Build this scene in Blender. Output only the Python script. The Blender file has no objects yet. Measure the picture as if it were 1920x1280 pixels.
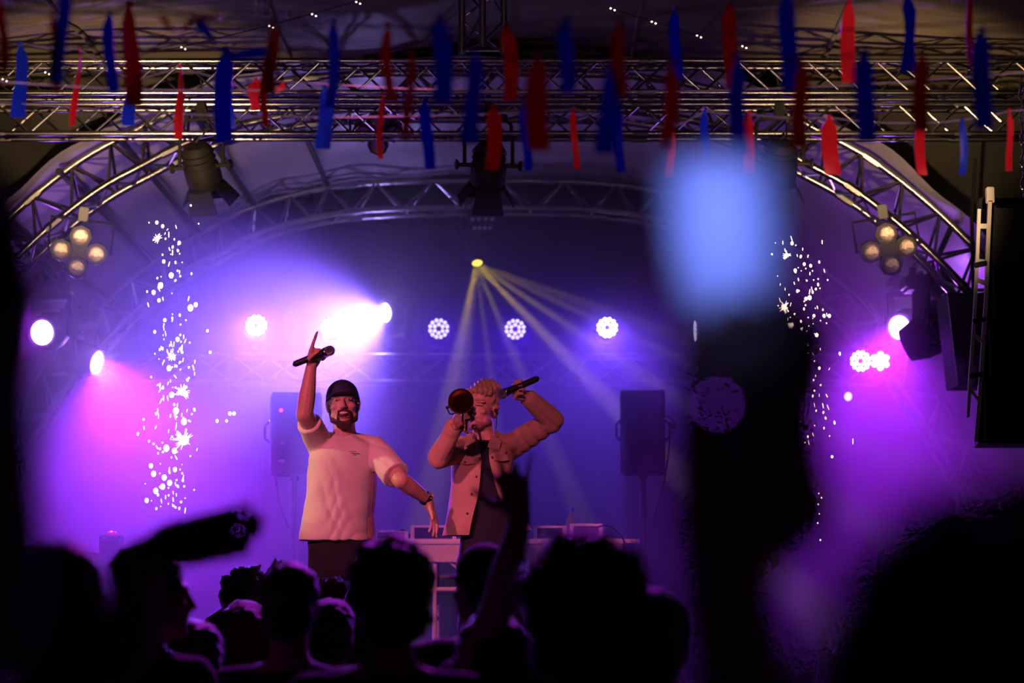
import bpy, bmesh, math, random
import numpy as np
from mathutils import Vector, Matrix, Euler
random.seed(7)
scene = bpy.context.scene
COL = scene.collection

# ---------------------------------------------------------------- camera
CAMZ, F = 1.75, 85.0 / 36.0 * 1920.0
PITCH = math.atan(480.0 / F)
cam_d = bpy.data.cameras.new('camera')
cam_d.lens = 85.0; cam_d.sensor_width = 36.0; cam_d.clip_start = 0.05; cam_d.clip_end = 200
cam_d.dof.use_dof = True; cam_d.dof.focus_distance = 12.1; cam_d.dof.aperture_fstop = 2.3
cam = bpy.data.objects.new('camera', cam_d); COL.objects.link(cam)
cam.location = (0, 0, CAMZ); cam.rotation_euler = (math.pi / 2 + PITCH, 0, 0)
scene.camera = cam

# ---------------------------------------------------------------- world + exposure
world = bpy.data.worlds.new('world'); scene.world = world
world.use_nodes = True
world.node_tree.nodes['Background'].inputs[0].default_value = (0.02, 0.012, 0.06, 1)
world.node_tree.nodes['Background'].inputs[1].default_value = 0.05
vs = scene.view_settings
scene.display_settings.display_device = 'sRGB'
vs.view_transform = 'Standard'; vs.look = 'None'; vs.exposure = 0.0; vs.gamma = 1.0
vs.use_curve_mapping = False
cy = scene.cycles
cy.max_bounces = 5; cy.diffuse_bounces = 2; cy.glossy_bounces = 3; cy.transmission_bounces = 4
cy.transparent_max_bounces = 8; cy.volume_bounces = 0; cy.adaptive_threshold = 0.05; cy.adaptive_min_samples = 12
cy.use_denoising = True
cy.sample_clamp_indirect = 4.0
cy.caustics_reflective = False; cy.caustics_refractive = False

# a pixel of the 1920x1280 frame at depth Y (metres along the hall) as a point of the hall
def at(px, py, Y):
    a = (px - 960.0) / F; b = (640.0 - py) / F
    c, s = math.cos(PITCH), math.sin(PITCH)
    d = Vector((a, c - b * s, s + b * c))
    return Vector((0, 0, CAMZ)) + d * (Y / d.y)
def span(px, Y):
    return px * Y / F

# ---------------------------------------------------------------- stage lights and unseen front lights
def spot(name, loc, target, color, power, angle, blend=0.3, radius=0.04):
    L = bpy.data.lights.new(name, 'SPOT')
    L.color = color; L.energy = power; L.spot_size = math.radians(angle); L.spot_blend = blend
    L.shadow_soft_size = radius
    o = bpy.data.objects.new(name, L); COL.objects.link(o)
    o.location = loc
    o.rotation_euler = (Vector(target) - Vector(loc)).to_track_quat('-Z', 'Y').to_euler()
    return o
def point(name, loc, color, power, radius=0.05):
    L = bpy.data.lights.new(name, 'POINT'); L.color = color; L.energy = power; L.shadow_soft_size = radius
    o = bpy.data.objects.new(name, L); COL.objects.link(o); o.location = loc
    return o

MAG = (0.36, 0.015, 1.0); IND = (0.06, 0.0, 1.0); ICE = (0.21, 0.06, 1.0)
WARM = (1.0, 0.62, 0.28); YEL = (1.0, 0.62, 0.0)
YR = 19.75    # depth of the rear lighting truss
# unseen lights without fixtures before the stage, added fills among them
spot('warm_front_light_left', (-2.5, 10.3, 2.5), (-2.5, 14.9, 4.85), WARM, 1900, 27, 0.9, 0.08)
spot('warm_front_light_right', (1.5, 10.3, 2.5), (2.4, 14.9, 4.9), WARM, 1700, 25, 0.9, 0.08)
spot('front_fill', (0.0, 0.2, 4.0), (0.0, 8.0, 4.0), (1.0, 0.72, 0.62), 14, 28, 0.6, 0.1)  # unseen fill added to brighten ribbons and trusses from the front
spot('ribbon_fill_left', (-1.9, 6.4, 2.3), (-0.9, 9.0, 3.75), (1.0, 0.60, 0.55), 120, 52, 0.7, 0.08)  # unseen pink fill added to brighten the farther ribbons
spot('ribbon_fill_right', (2.0, 6.4, 2.3), (1.2, 9.0, 3.75), (1.0, 0.60, 0.55), 120, 48, 0.7, 0.08)  # matching added fill for the farther ribbons on the right
spot('pink_face_light', (-3.2, 6.4, 4.3), at(660, 890, 12.0), (1.0, 0.17, 0.33), 1050, 15, 0.8, 0.06)
spot('pink_face_light_right', (-0.7, 6.4, 4.3), at(930, 880, 12.2), (1.0, 0.17, 0.33), 480, 13, 0.8, 0.06)
spot('warm_side_light', (-3.4, 11.7, 3.2), at(590, 880, 12.0), (1.0, 0.72, 0.42), 120, 16, 0.6, 0.06)
spot('crowd_rim_fill', (0.0, 11.9, 4.95), (-0.2, 6.0, 1.4), (0.55, 0.03, 0.95), 800, 56, 0.6, 0.08)  # unseen magenta light added to rim the heads of the crowd
spot('blue_cup_fill', (-0.6, -1.8, 2.9), at(1355, 475, 1.47), (0.20, 0.28, 1.0), 1000, 2.5, 1.0, 0.03)  # unseen narrow blue light added to brighten the cup

# ---------------------------------------------------------------- materials
MATS = {}
def mat(name, col, rough=0.6, metal=0.0, noise=0.0, nscale=20.0, bump=0.0, bscale=60.0, emit=0.0, ecol=None,
        sheen=0.0, spec=0.5, trans=0.0, sss=0.0, alpha=1.0, stretch=None):
    if name in MATS: return MATS[name]
    m = bpy.data.materials.new(name); m.use_nodes = True
    nt = m.node_tree; b = nt.nodes['Principled BSDF']
    b.inputs['Base Color'].default_value = (*col, 1); b.inputs['Roughness'].default_value = rough
    b.inputs['Metallic'].default_value = metal
    b.inputs['Specular IOR Level'].default_value = spec
    if sheen: b.inputs['Sheen Weight'].default_value = sheen
    if trans: b.inputs['Transmission Weight'].default_value = trans
    if emit:
        b.inputs['Emission Color'].default_value = (*(ecol or col), 1); b.inputs['Emission Strength'].default_value = emit
    if noise or bump:
        tc = nt.nodes.new('ShaderNodeTexCoord')
        mp = nt.nodes.new('ShaderNodeMapping')
        nt.links.new(tc.outputs['Object'], mp.inputs[0])
        if stretch: mp.inputs['Scale'].default_value = stretch
        if noise:
            n = nt.nodes.new('ShaderNodeTexNoise'); n.inputs['Scale'].default_value = nscale; n.inputs['Detail'].default_value = 5
            nt.links.new(mp.outputs[0], n.inputs['Vector'])
            r = nt.nodes.new('ShaderNodeValToRGB')
            lo = tuple(max(0, c * (1 - noise)) for c in col); hi = tuple(min(1, c * (1 + noise)) for c in col)
            r.color_ramp.elements[0].position = 0.3; r.color_ramp.elements[1].position = 0.7
            r.color_ramp.elements[0].color = (*lo, 1); r.color_ramp.elements[1].color = (*hi, 1)
            nt.links.new(n.outputs['Fac'], r.inputs[0]); nt.links.new(r.outputs[0], b.inputs['Base Color'])
        if bump:
            n2 = nt.nodes.new('ShaderNodeTexNoise'); n2.inputs['Scale'].default_value = bscale; n2.inputs['Detail'].default_value = 4
            nt.links.new(mp.outputs[0], n2.inputs['Vector'])
            bp = nt.nodes.new('ShaderNodeBump'); bp.inputs['Strength'].default_value = bump; bp.inputs['Distance'].default_value = 0.02
            nt.links.new(n2.outputs['Fac'], bp.inputs['Height']); nt.links.new(bp.outputs[0], b.inputs['Normal'])
    MATS[name] = m
    return m

alu = mat('brushed_aluminium', (0.27, 0.26, 0.27), 0.2, 1.0, noise=0.12, nscale=9, bump=0.04, bscale=90)
alu_old = mat('worn_aluminium', (0.30, 0.29, 0.31), 0.3, 1.0, noise=0.2, nscale=7)
blk = mat('black_metal', (0.010, 0.010, 0.012), 0.7, 0.0, noise=0.3, nscale=15, spec=0.25)
blk_gloss = mat('black_gloss_metal', (0.014, 0.014, 0.017), 0.38, 0.0, noise=0.2, spec=0.35)
blkplastic = mat('black_plastic', (0.014, 0.014, 0.016), 0.6, spec=0.3, noise=0.3, nscale=30, bump=0.05, bscale=200)
rubber = mat('black_rubber', (0.01, 0.01, 0.01), 0.7, noise=0.2)
greyplastic = mat('grey_plastic', (0.10, 0.10, 0.11), 0.5, noise=0.15)
whitemetal = mat('white_painted_metal', (0.72, 0.68, 0.70), 0.45, 0.1, noise=0.08, nscale=14)
chrome = mat('chrome', (0.85, 0.85, 0.87), 0.12, 1.0, noise=0.03)
reflector = mat('lamp_reflector', (0.42, 0.34, 0.30), 0.3, 1.0, noise=0.1, nscale=40, bump=0.15, bscale=120)
lens_dark = mat('dark_lens', (0.03, 0.03, 0.05), 0.06, 0.0, noise=0.2, spec=0.9)

# ---------------------------------------------------------------- mesh builder
def frame(d):
    d = Vector(d).normalized()
    u = d.cross(Vector((0, 0, 1)))
    if u.length < 1e-4: u = d.cross(Vector((0, 1, 0)))
    u.normalize(); v = d.cross(u).normalized()
    return d, u, v
class MB:
    def __init__(s): s.v = []; s.f = []
    def add(s, verts, faces):
        k = len(s.v); s.v += [Vector(p) for p in verts]; s.f += [tuple(i + k for i in q) for q in faces]; return s
    def box(s, c, size, rot=None, bevel=0.0):
        hx, hy, hz = size[0] / 2, size[1] / 2, size[2] / 2
        c = Vector(c); R = rot if rot is not None else Matrix.Identity(3)
        if bevel <= 0:
            P = [(x, y, z) for x in (-hx, hx) for y in (-hy, hy) for z in (-hz, hz)]
            fs = [(0, 1, 3, 2), (4, 6, 7, 5), (0, 4, 5, 1), (2, 3, 7, 6), (0, 2, 6, 4), (1, 5, 7, 3)]
            return s.add([c + R @ Vector(p) for p in P], fs)
        bm = bmesh.new(); bmesh.ops.create_cube(bm, size=1)
        bmesh.ops.scale(bm, vec=(size[0], size[1], size[2]), verts=bm.verts)
        bmesh.ops.bevel(bm, geom=bm.edges[:], offset=bevel, segments=2, affect='EDGES')
        bm.verts.index_update()
        s.add([c + R @ v.co for v in bm.verts], [[v.index for v in f.verts] for f in bm.faces]); bm.free()
        return s
    def cyl(s, p0, p1, r0, r1=None, n=12, cap=True):
        p0, p1 = Vector(p0), Vector(p1); r1 = r0 if r1 is None else r1
        d, u, v = frame(p1 - p0)
        V = []
        for p, r in ((p0, r0), (p1, r1)):
            for i in range(n):
                a = 2 * math.pi * i / n
                V.append(p + (u * math.cos(a) + v * math.sin(a)) * r)
        fs = [(i, (i + 1) % n, n + (i + 1) % n, n + i) for i in range(n)]
        if cap: fs += [tuple(range(n))[::-1], tuple(range(n, 2 * n))]
        return s.add(V, fs)
    def tube(s, pts, r, n=8, closed=False, cap=True):
        pts = [Vector(p) for p in pts]; N = len(pts)
        rs = r if isinstance(r, (list, tuple)) else [r] * N
        V = []; u = None
        for i, p in enumerate(pts):
            if closed: d = pts[(i + 1) % N] - pts[i - 1]
            else: d = pts[min(i + 1, N - 1)] - pts[max(i - 1, 0)]
            d.normalize()
            if u is None: _, u, _ = frame(d)
            u = (u - d * u.dot(d))
            if u.length < 1e-5: _, u, _ = frame(d)
            u.normalize(); w = d.cross(u)
            for k in range(n):
                a = 2 * math.pi * k / n
                V.append(p + (u * math.cos(a) + w * math.sin(a)) * rs[i])
        fs = []
        for i in range(N if closed else N - 1):
            j = (i + 1) % N
            for k in range(n):
                fs.append((i * n + k, i * n + (k + 1) % n, j * n + (k + 1) % n, j * n + k))
        if cap and not closed: fs += [tuple(range(n))[::-1], tuple(range((N - 1) * n, N * n))]
        return s.add(V, fs)
    def lathe(s, prof, o, axis, n=24, capa=True, capb=True):
        # prof: (distance along axis, radius)
        o = Vector(o); d, u, v = frame(axis); V = []
        for h, r in prof:
            for k in range(n):
                a = 2 * math.pi * k / n
                V.append(o + d * h + (u * math.cos(a) + v * math.sin(a)) * r)
        fs = []
        for i in range(len(prof) - 1):
            for k in range(n):
                fs.append((i * n + k, i * n + (k + 1) % n, (i + 1) * n + (k + 1) % n, (i + 1) * n + k))
        if capa: fs.append(tuple(range(n))[::-1])
        if capb: fs.append(tuple(range((len(prof) - 1) * n, len(prof) * n)))
        return s.add(V, fs)
    def ell(s, c, rad, R=None, nu=16, nv=10):
        c = Vector(c); R = R if R is not None else Matrix.Identity(3)
        rad = (rad, rad, rad) if isinstance(rad, (int, float)) else rad
        V = [c + R @ Vector((0, 0, rad[2]))]
        for j in range(1, nv):
            t = math.pi * j / nv
            for i in range(nu):
                a = 2 * math.pi * i / nu
                V.append(c + R @ Vector((rad[0] * math.sin(t) * math.cos(a), rad[1] * math.sin(t) * math.sin(a), rad[2] * math.cos(t))))
        V.append(c - R @ Vector((0, 0, rad[2])))
        fs = [(0, 1 + i, 1 + (i + 1) % nu) for i in range(nu)]
        for j in range(nv - 2):
            for i in range(nu):
                a = 1 + j * nu
                fs.append((a + i, a + nu + i, a + nu + (i + 1) % nu, a + (i + 1) % nu))
        L = len(V) - 1; a = 1 + (nv - 2) * nu
        fs += [(a + i, L, a + (i + 1) % nu) for i in range(nu)]
        return s.add(V, fs)
    def cap(s, p0, p1, r0, r1=None, n=12):
        p0, p1 = Vector(p0), Vector(p1); r1 = r0 if r1 is None else r1
        L = (p1 - p0).length
        if L < 1e-5: return s.ell(p0, max(r0, r1))
        prof = [(-r0 * math.cos(t), r0 * math.sin(t)) for t in [math.pi / 2 * k / 4 for k in range(4)]]
        prof[0] = (-r0, r0 * 0.02)
        prof += [(0, r0), (L, r1)]
        prof += [(L + r1 * math.sin(t), max(r1 * math.cos(t), r1 * 0.02)) for t in [math.pi / 2 * k / 4 for k in range(1, 5)]]
        return s.lathe(prof, p0, p1 - p0, n)
    def loft(s, rings, capa=True, capb=True, closed=True):
        n = len(rings[0]); V = [p for r in rings for p in r]; fs = []
        for i in range(len(rings) - 1):
            for k in range(n if closed else n - 1):
                fs.append((i * n + k, i * n + (k + 1) % n, (i + 1) * n + (k + 1) % n, (i + 1) * n + k))
        if capa: fs.append(tuple(range(n))[::-1])
        if capb: fs.append(tuple(range((len(rings) - 1) * n, len(rings) * n)))
        return s.add(V, fs)
    def mesh(s, name, org=Vector((0, 0, 0)), smooth=True):
        me = bpy.data.meshes.new(name)
        me.from_pydata([tuple(p - org) for p in s.v], [], s.f); me.validate(); me.update()
        if smooth:
            me.polygons.foreach_set('use_smooth', [True] * len(me.polygons))
            try: me.set_sharp_from_angle(angle=math.radians(42))
            except Exception: pass
        return me
    def build(s, name, m, parent=None, smooth=True):
        org = Vector(parent.get('org', (0, 0, 0))) if parent is not None else Vector((0, 0, 0))
        o = bpy.data.objects.new(name, s.mesh(name, org, smooth)); COL.objects.link(o)
        if m: o.data.materials.append(m)
        if parent is not None:
            o.parent = parent; o['org'] = tuple(org)
        return o
def link_mesh(name, me, m, parent=None):
    o = bpy.data.objects.new(name, me); COL.objects.link(o)
    if m and not me.materials: me.materials.append(m)
    if parent is not None: o.parent = parent; o['org'] = tuple(parent.get('org', (0, 0, 0)))
    return o
def tag(o, label, cat, group=None):
    o['label'] = label; o['category'] = cat
    if group: o['group'] = group
    return o
def thing(name, label, cat, loc=(0, 0, 0), group=None):
    o = bpy.data.objects.new(name, None); COL.objects.link(o); o.empty_display_size = 0.1
    o.location = loc; o['org'] = tuple(loc)
    return tag(o, label, cat, group)
def struct(o):
    o['kind'] = 'structure'; return o
def tree_copy(o, parent=None):
    c = o.copy(); COL.objects.link(c); c.parent = parent
    for ch in [x for x in o.children]: tree_copy(ch, c)
    return c
# shared rod mesh: unit length along +Z, radius 1
_rod = {}
def rod(name, p0, p1, r, m, parent, n=8):
    key = (m.name, n)
    if key not in _rod:
        me = MB().cyl((0, 0, 0), (0, 0, 1), 1, n=n).mesh('rod'); me.materials.append(m); _rod[key] = me
    o = bpy.data.objects.new(name, _rod[key]); COL.objects.link(o)
    org = Vector(parent.get('org', (0, 0, 0))) if parent is not None else Vector((0, 0, 0))
    p0, p1 = Vector(p0), Vector(p1); d = p1 - p0
    q = d.to_track_quat('Z', 'Y')
    o.parent = parent
    o.location = p0 - org; o.rotation_mode = 'QUATERNION'; o.rotation_quaternion = q
    o.scale = (r, r, d.length)
    return o
def crom(P, n=8):
    # catmull-rom through points
    P = [Vector(p) for p in P]; out = []
    for i in range(len(P) - 1):
        a = P[i - 1] if i > 0 else P[i] * 2 - P[i + 1]; b = P[i]; c = P[i + 1]
        d = P[i + 2] if i + 2 < len(P) else P[i + 1] * 2 - P[i]
        for k in range(n):
            t = k / n
            out.append(0.5 * ((2 * b) + (c - a) * t + (2 * a - 5 * b + 4 * c - d) * t * t + (3 * b - a - 3 * c + d) * t ** 3))
    out.append(P[-1]); return out

# ---------------------------------------------------------------- the place: ground, stage, tent
XC = at(907, 640, 19.5).x
YF, YB = 15.5, 19.5        # front and rear roof arch
prof_px = [(0, 396), (150, 397), (265, 405), (350, 422), (425, 446), (494, 481), (557, 516), (625, 568), (689, 628), (750, 697), (820, 798), (880, 905)]
HALF = []
for dx, py in prof_px:
    p = at(907 + dx, py, YB); HALF.append((p.x - XC, p.z))
HALF += [(4.02, 1.9), (4.12, 1.0)]
_full = [(-x, z) for x, z in HALF[::-1]] + HALF[1:]
_c = crom([Vector((x, 0, z)) for x, z in _full], 5)
ARCH = [(p.x, p.z) for p in _c]
def arch_off(off):
    out = []
    for i, (x, z) in enumerate(ARCH):
        a = ARCH[max(i - 1, 0)]; b = ARCH[min(i + 1, len(ARCH) - 1)]
        t = Vector((b[0] - a[0], b[1] - a[1])).normalized()
        out.append((x - t.y * off, z + t.x * off))
    return out

m_ground = mat('trampled_dark_ground', (0.035, 0.03, 0.028), 0.9, noise=0.4, nscale=4, bump=0.3, bscale=12)
struct(MB().box((0, 8, -0.05), (26, 40, 0.1)).build('floor', m_ground, smooth=False))
m_deck = mat('dark_stage_plywood', (0.05, 0.04, 0.038), 0.55, noise=0.3, nscale=6, bump=0.05)
deck = struct(MB().box((XC, 16.6, 0.45), (8.9, 11.2, 0.88)).build('floor_stage_base', m_deck, smooth=False))
_pm = MB().box((0, 0, 0), (0.985, 1.985, 0.1), bevel=0.006).mesh('deck_panel'); _pm.materials.append(m_deck)
for i in range(9):
    for j in range(6):
        o = bpy.data.objects.new('deck_panel', _pm); COL.objects.link(o); o.parent = deck
        o.location = (XC - 4.0 + i, 12.05 + j * 2 - 0.05, 0.95)

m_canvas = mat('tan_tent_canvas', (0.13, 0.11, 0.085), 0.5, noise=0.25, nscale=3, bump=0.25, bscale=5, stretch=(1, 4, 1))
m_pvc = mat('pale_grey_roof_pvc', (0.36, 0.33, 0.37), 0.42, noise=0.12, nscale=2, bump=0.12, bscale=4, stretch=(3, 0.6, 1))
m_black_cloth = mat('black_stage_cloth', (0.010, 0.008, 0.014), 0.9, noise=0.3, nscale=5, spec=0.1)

# audience tent roof, gently rippled
def roof_z(x, y):
    return 5.36 - 0.09 * abs(x - XC) + 0.03 * math.sin(x * 2.1 + y * 1.3) + 0.02 * math.sin(y * 5 + x * 3.1) + 0.05 * math.sin(x * 0.9 - y * 0.5)
b = MB(); nx, ny = 70, 70
V = []
for j in range(ny + 1):
    for i in range(nx + 1):
        x = -9 + 18 * i / nx; y = -4 + 20.0 * j / ny
        V.append(Vector((x, y, roof_z(x, y))))
b.add(V, [(j * (nx + 1) + i, j * (nx + 1) + i + 1, (j + 1) * (nx + 1) + i + 1, (j + 1) * (nx + 1) + i) for j in range(ny) for i in range(nx)])
ceil = struct(b.build('ceiling', m_canvas))
for k, xs in enumerate((-3.6, -2.4, -1.2, 1.0, 2.2, 3.4)):
    MB().tube([(xs + XC, y, roof_z(xs + XC, y) - 0.012) for y in [4 + 0.4 * q for q in range(30)]], 0.014, 6).build('seam', m_canvas, ceil)

# gable canvas round the stage opening
out = arch_off(0.36)
b = MB(); V = []; n = len(out)
for i, (x, z) in enumerate(out):
    d = Vector((x, z - 1.5)); d.normalize()
    for k in range(7):
        t = k / 6.0
        px, pz = x + d.x * 3.6 * t, min(z + d.y * 2.6 * t, 5.6)
        V.append(Vector((XC + px, 15.86 + 0.04 * math.sin(i * 0.9 + k) + 0.05 * math.sin(pz * 6 + px), pz)))
b.add(V, [(i * 7 + k, i * 7 + k + 1, (i + 1) * 7 + k + 1, (i + 1) * 7 + k) for i in range(n - 1) for k in range(6)])
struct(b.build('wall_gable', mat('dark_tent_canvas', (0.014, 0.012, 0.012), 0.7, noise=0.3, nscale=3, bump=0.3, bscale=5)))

# arched roof skin over the stage, panels between purlin seams
outc = arch_off(0.33)
NP = len(outc)
can = None
b = MB(); V = []; ys = [15.3 + 0.25 * k for k in range(19)]
for j, y in enumerate(ys):
    for i, (x, z) in enumerate(outc):
        w = 0.018 * math.sin(i * 0.8 + j * 0.4) + 0.012 * math.sin(j * 1.3 + i * 0.35)
        V.append(Vector((XC + x, y, z + w)))
b.add(V, [(j * NP + i, j * NP + i + 1, (j + 1) * NP + i + 1, (j + 1) * NP + i) for j in range(len(ys) - 1) for i in range(NP - 1)])
can = struct(b.build('ceiling_stage', m_pvc))
for k in (12, 20, 27, 33, 39, 46, 54):
    x, z = arch_off(0.27)[min(k, NP - 1)]
    MB().tube([(XC + x, 15.4, z), (XC + x, 17.5, z), (XC + x, 19.7, z)], 0.022, 8).build('purlin', blk, can)

# black backdrop hung in folds, and side cloths
b = MB(); V = []; n = 160
for i in range(n + 1):
    x = -6.5 + 13 * i / n
    y = 22.4 + 0.05 * math.sin(i * 0.9) + 0.03 * math.sin(i * 0.37)
    V += [Vector((x, y, 0.9)), Vector((x, y, 6.2))]
b.add(V, [(2 * i, 2 * i + 2, 2 * i + 3, 2 * i + 1) for i in range(n)])
struct(b.build('wall_back', m_black_cloth))
for sx, nm in ((-1, 'wall_left'), (1, 'wall_right')):
    b = MB(); V = []
    for i in range(61):
        y = 16.0 + 6.4 * i / 60; x = XC + sx * (4.75 + 0.04 * math.sin(i * 0.9))
        V += [Vector((x, y, 0.9)), Vector((x, y, 5.6))]
    b.add(V, [(2 * i, 2 * i + 2, 2 * i + 3, 2 * i + 1) for i in range(60)])
    struct(b.build(nm, m_black_cloth))

# ---------------------------------------------------------------- stage haze
HAZE_D, HAZE_G = 0.04, 0.6
# lower in front of the arch, full height under the roof skin
_pf = [(13.5, 1.02), (22.3, 1.02), (22.3, 5.0), (15.25, 5.0), (15.25, 4.05), (13.5, 4.05)]
hz = MB().loft([[Vector((XC - 4.5, y, z)) for y, z in _pf], [Vector((XC + 4.5, y, z)) for y, z in _pf]]).build('stage_haze', None, smooth=False)
hm = bpy.data.materials.new('stage_haze'); hm.use_nodes = True
nt = hm.node_tree; nt.nodes.clear()
vo = nt.nodes.new('ShaderNodeVolumeScatter'); vo.inputs['Color'].default_value = (1, 1, 1, 1)
vo.inputs['Density'].default_value = HAZE_D; vo.inputs['Anisotropy'].default_value = HAZE_G
mo = nt.nodes.new('ShaderNodeOutputMaterial'); nt.links.new(vo.outputs[0], mo.inputs['Volume'])
hz.data.materials.append(hm); hz['kind'] = 'stuff'
tag(hz, 'thin violet stage haze filling the space under the arched roof', 'haze')

# ---------------------------------------------------------------- trusses
def box_truss(name, label, p0, p1, s, r, rb, pitch, m=alu, group=None, faces='fbtu', upv=Vector((0, 0, 1))):
    p0, p1 = Vector(p0), Vector(p1); d = (p1 - p0).normalized(); side = d.cross(upv).normalized(); up = side.cross(d).normalized()
    t = thing(name, label, 'truss', p0, group)
    h = s / 2
    cs = {k: (side * a * h + up * c * h) for k, (a, c) in {'ft': (1, 1), 'fb': (1, -1), 'bt': (-1, 1), 'bb': (-1, -1)}.items()}
    for k, o in cs.items():
        MB().cyl(p0 + o, p1 + o, r, n=12).build('chord', m, t)
    L = (p1 - p0).length; n = max(1, int(round(L / pitch))); st = L / n
    FA = {'f': ('ft', 'fb'), 'b': ('bb', 'bt'), 't': ('ft', 'bt'), 'u': ('bb', 'fb')}
    for fch in faces:
        A, B = FA[fch]
        for i in range(n):
            a, c = (A, B) if i % 2 == 0 else (B, A)
            rod('brace', p0 + d * (st * i) + cs[a], p0 + d * (st * (i + 1)) + cs[c], rb, m, t)
    # coupler rings every two metres
    k = 1.6
    while k < L:
        for o in cs.values():
            rod('coupler', p0 + d * (k - 0.05) + o, p0 + d * (k + 0.05) + o, r * 1.25, m, t)
        k += 2.0
    return t
za = at(960, 228, 14.9).z
box_truss('box_truss', 'lower of the two long silver trusses across the top, three barn-door lamps hang from it', (-4.8, 14.9, za), (4.8, 14.9, za), 0.185, 0.0175, 0.008, 0.2)
zb = at(960, 150, 14.1).z
box_truss('box_truss', 'upper of the two long silver trusses across the top, nearest the tent roof', (-4.8, 14.1, zb), (4.8, 14.1, zb), 0.19, 0.0175, 0.008, 0.205)
# hanger truss in the middle, going up into the roof
zt = at(905, 98, 14.1).z
pu = at(905, 98, 14.1)
t = thing("hanger_truss", 'short upright silver truss going up from the middle of the upper truss', 'truss', (pu.x, 14.1, zt))
hc = [Vector((-0.125, 0.05, 0)), Vector((0.125, 0.05, 0)), Vector((0, -0.14, 0))]
base = Vector((pu.x, 14.1, zt))
for o in hc: MB().cyl(base + o, base + o + Vector((0, 0, 0.9)), 0.022, n=12).build('chord', alu_old, t)
for i in range(4):
    for a in range(3):
        c = (a + 1) % 3
        lo, hi = base + Vector((0, 0, 0.02 + i * 0.2)), base + Vector((0, 0, 0.2 + i * 0.2))
        rod('brace', lo + hc[a if i % 2 else c], hi + hc[c if i % 2 else a], 0.009, alu_old, t)
for a in range(3):
    rod('brace', base + hc[a] + Vector((0, 0, 0.02)), base + hc[(a + 1) % 3] + Vector((0, 0, 0.02)), 0.009, alu_old, t)

# arch trusses: two inner chords and one outer chord
def arch_truss(name, label, Y, w, dep, r, rb, m):
    t = thing(name, label, 'truss', (XC, Y, 1.0))
    inn = arch_off(0.0); ou = arch_off(dep)
    C1 = [Vector((XC + x, Y - w, z)) for x, z in inn]; C2 = [Vector((XC + x, Y + w, z)) for x, z in inn]; C3 = [Vector((XC + x, Y, z)) for x, z in ou]
    for C in (C1, C2, C3): MB().tube(C, r, 10).build('chord', m, t)
    step = 2; k = 0
    for i in range(0, len(C1) - step, step):
        j = i + step
        if k % 2 == 0:
            rod('brace', C1[i], C3[j], rb, m, t); rod('brace', C2[i], C3[j], rb, m, t); rod('brace', C1[i], C2[j], rb, m, t)
        else:
            rod('brace', C3[i], C1[j], rb, m, t); rod('brace', C3[i], C2[j], rb, m, t); rod('brace', C2[i], C1[j], rb, m, t)
        k += 1
    for i in range(4, len(C1) - 4, 13):
        for C in (C1, C2, C3):
            d = (C[i + 1] - C[i]).normalized(); rod('coupler', C[i] - d * 0.06, C[i] + d * 0.06, r * 1.2, m, t)
    return t
arch_truss('arch_truss', 'front curved silver roof truss of the stage, warm lit, ends behind the speaker array', YF, 0.19, 0.27, 0.026, 0.011, alu)
arch_truss('arch_truss', 'rear curved roof truss seen through the purple haze', YB, 0.17, 0.25, 0.024, 0.010, alu_old)
zr = at(960, 693, YR).z
box_truss('box_truss', 'horizontal truss at the back of the stage carrying the round lamps', (XC - 3.25, YR, zr), (XC + 3.25, YR, zr), 0.215, 0.019, 0.0085, 0.29, alu_old)

# ---------------------------------------------------------------- lamps
def led_mat(name, col, s):
    return mat(name, (0.8, 0.8, 0.85), 0.3, emit=s, ecol=col)
led_white = led_mat('led_cold_white', (0.86, 0.80, 1.0), 6.0)
led_dim = led_mat('led_violet_white', (0.72, 0.62, 1.0), 2.2)
led_mag = led_mat('led_magenta_white', (0.95, 0.66, 1.0), 7.0)
led_yel = led_mat('led_yellow', (1.0, 0.66, 0.02), 2.2)
led_red = led_mat('led_red', (1.0, 0.03, 0.12), 3.0)
led_off = mat('unlit_led_lens', (0.45, 0.38, 0.42), 0.15, spec=0.9, noise=0.1)

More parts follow.
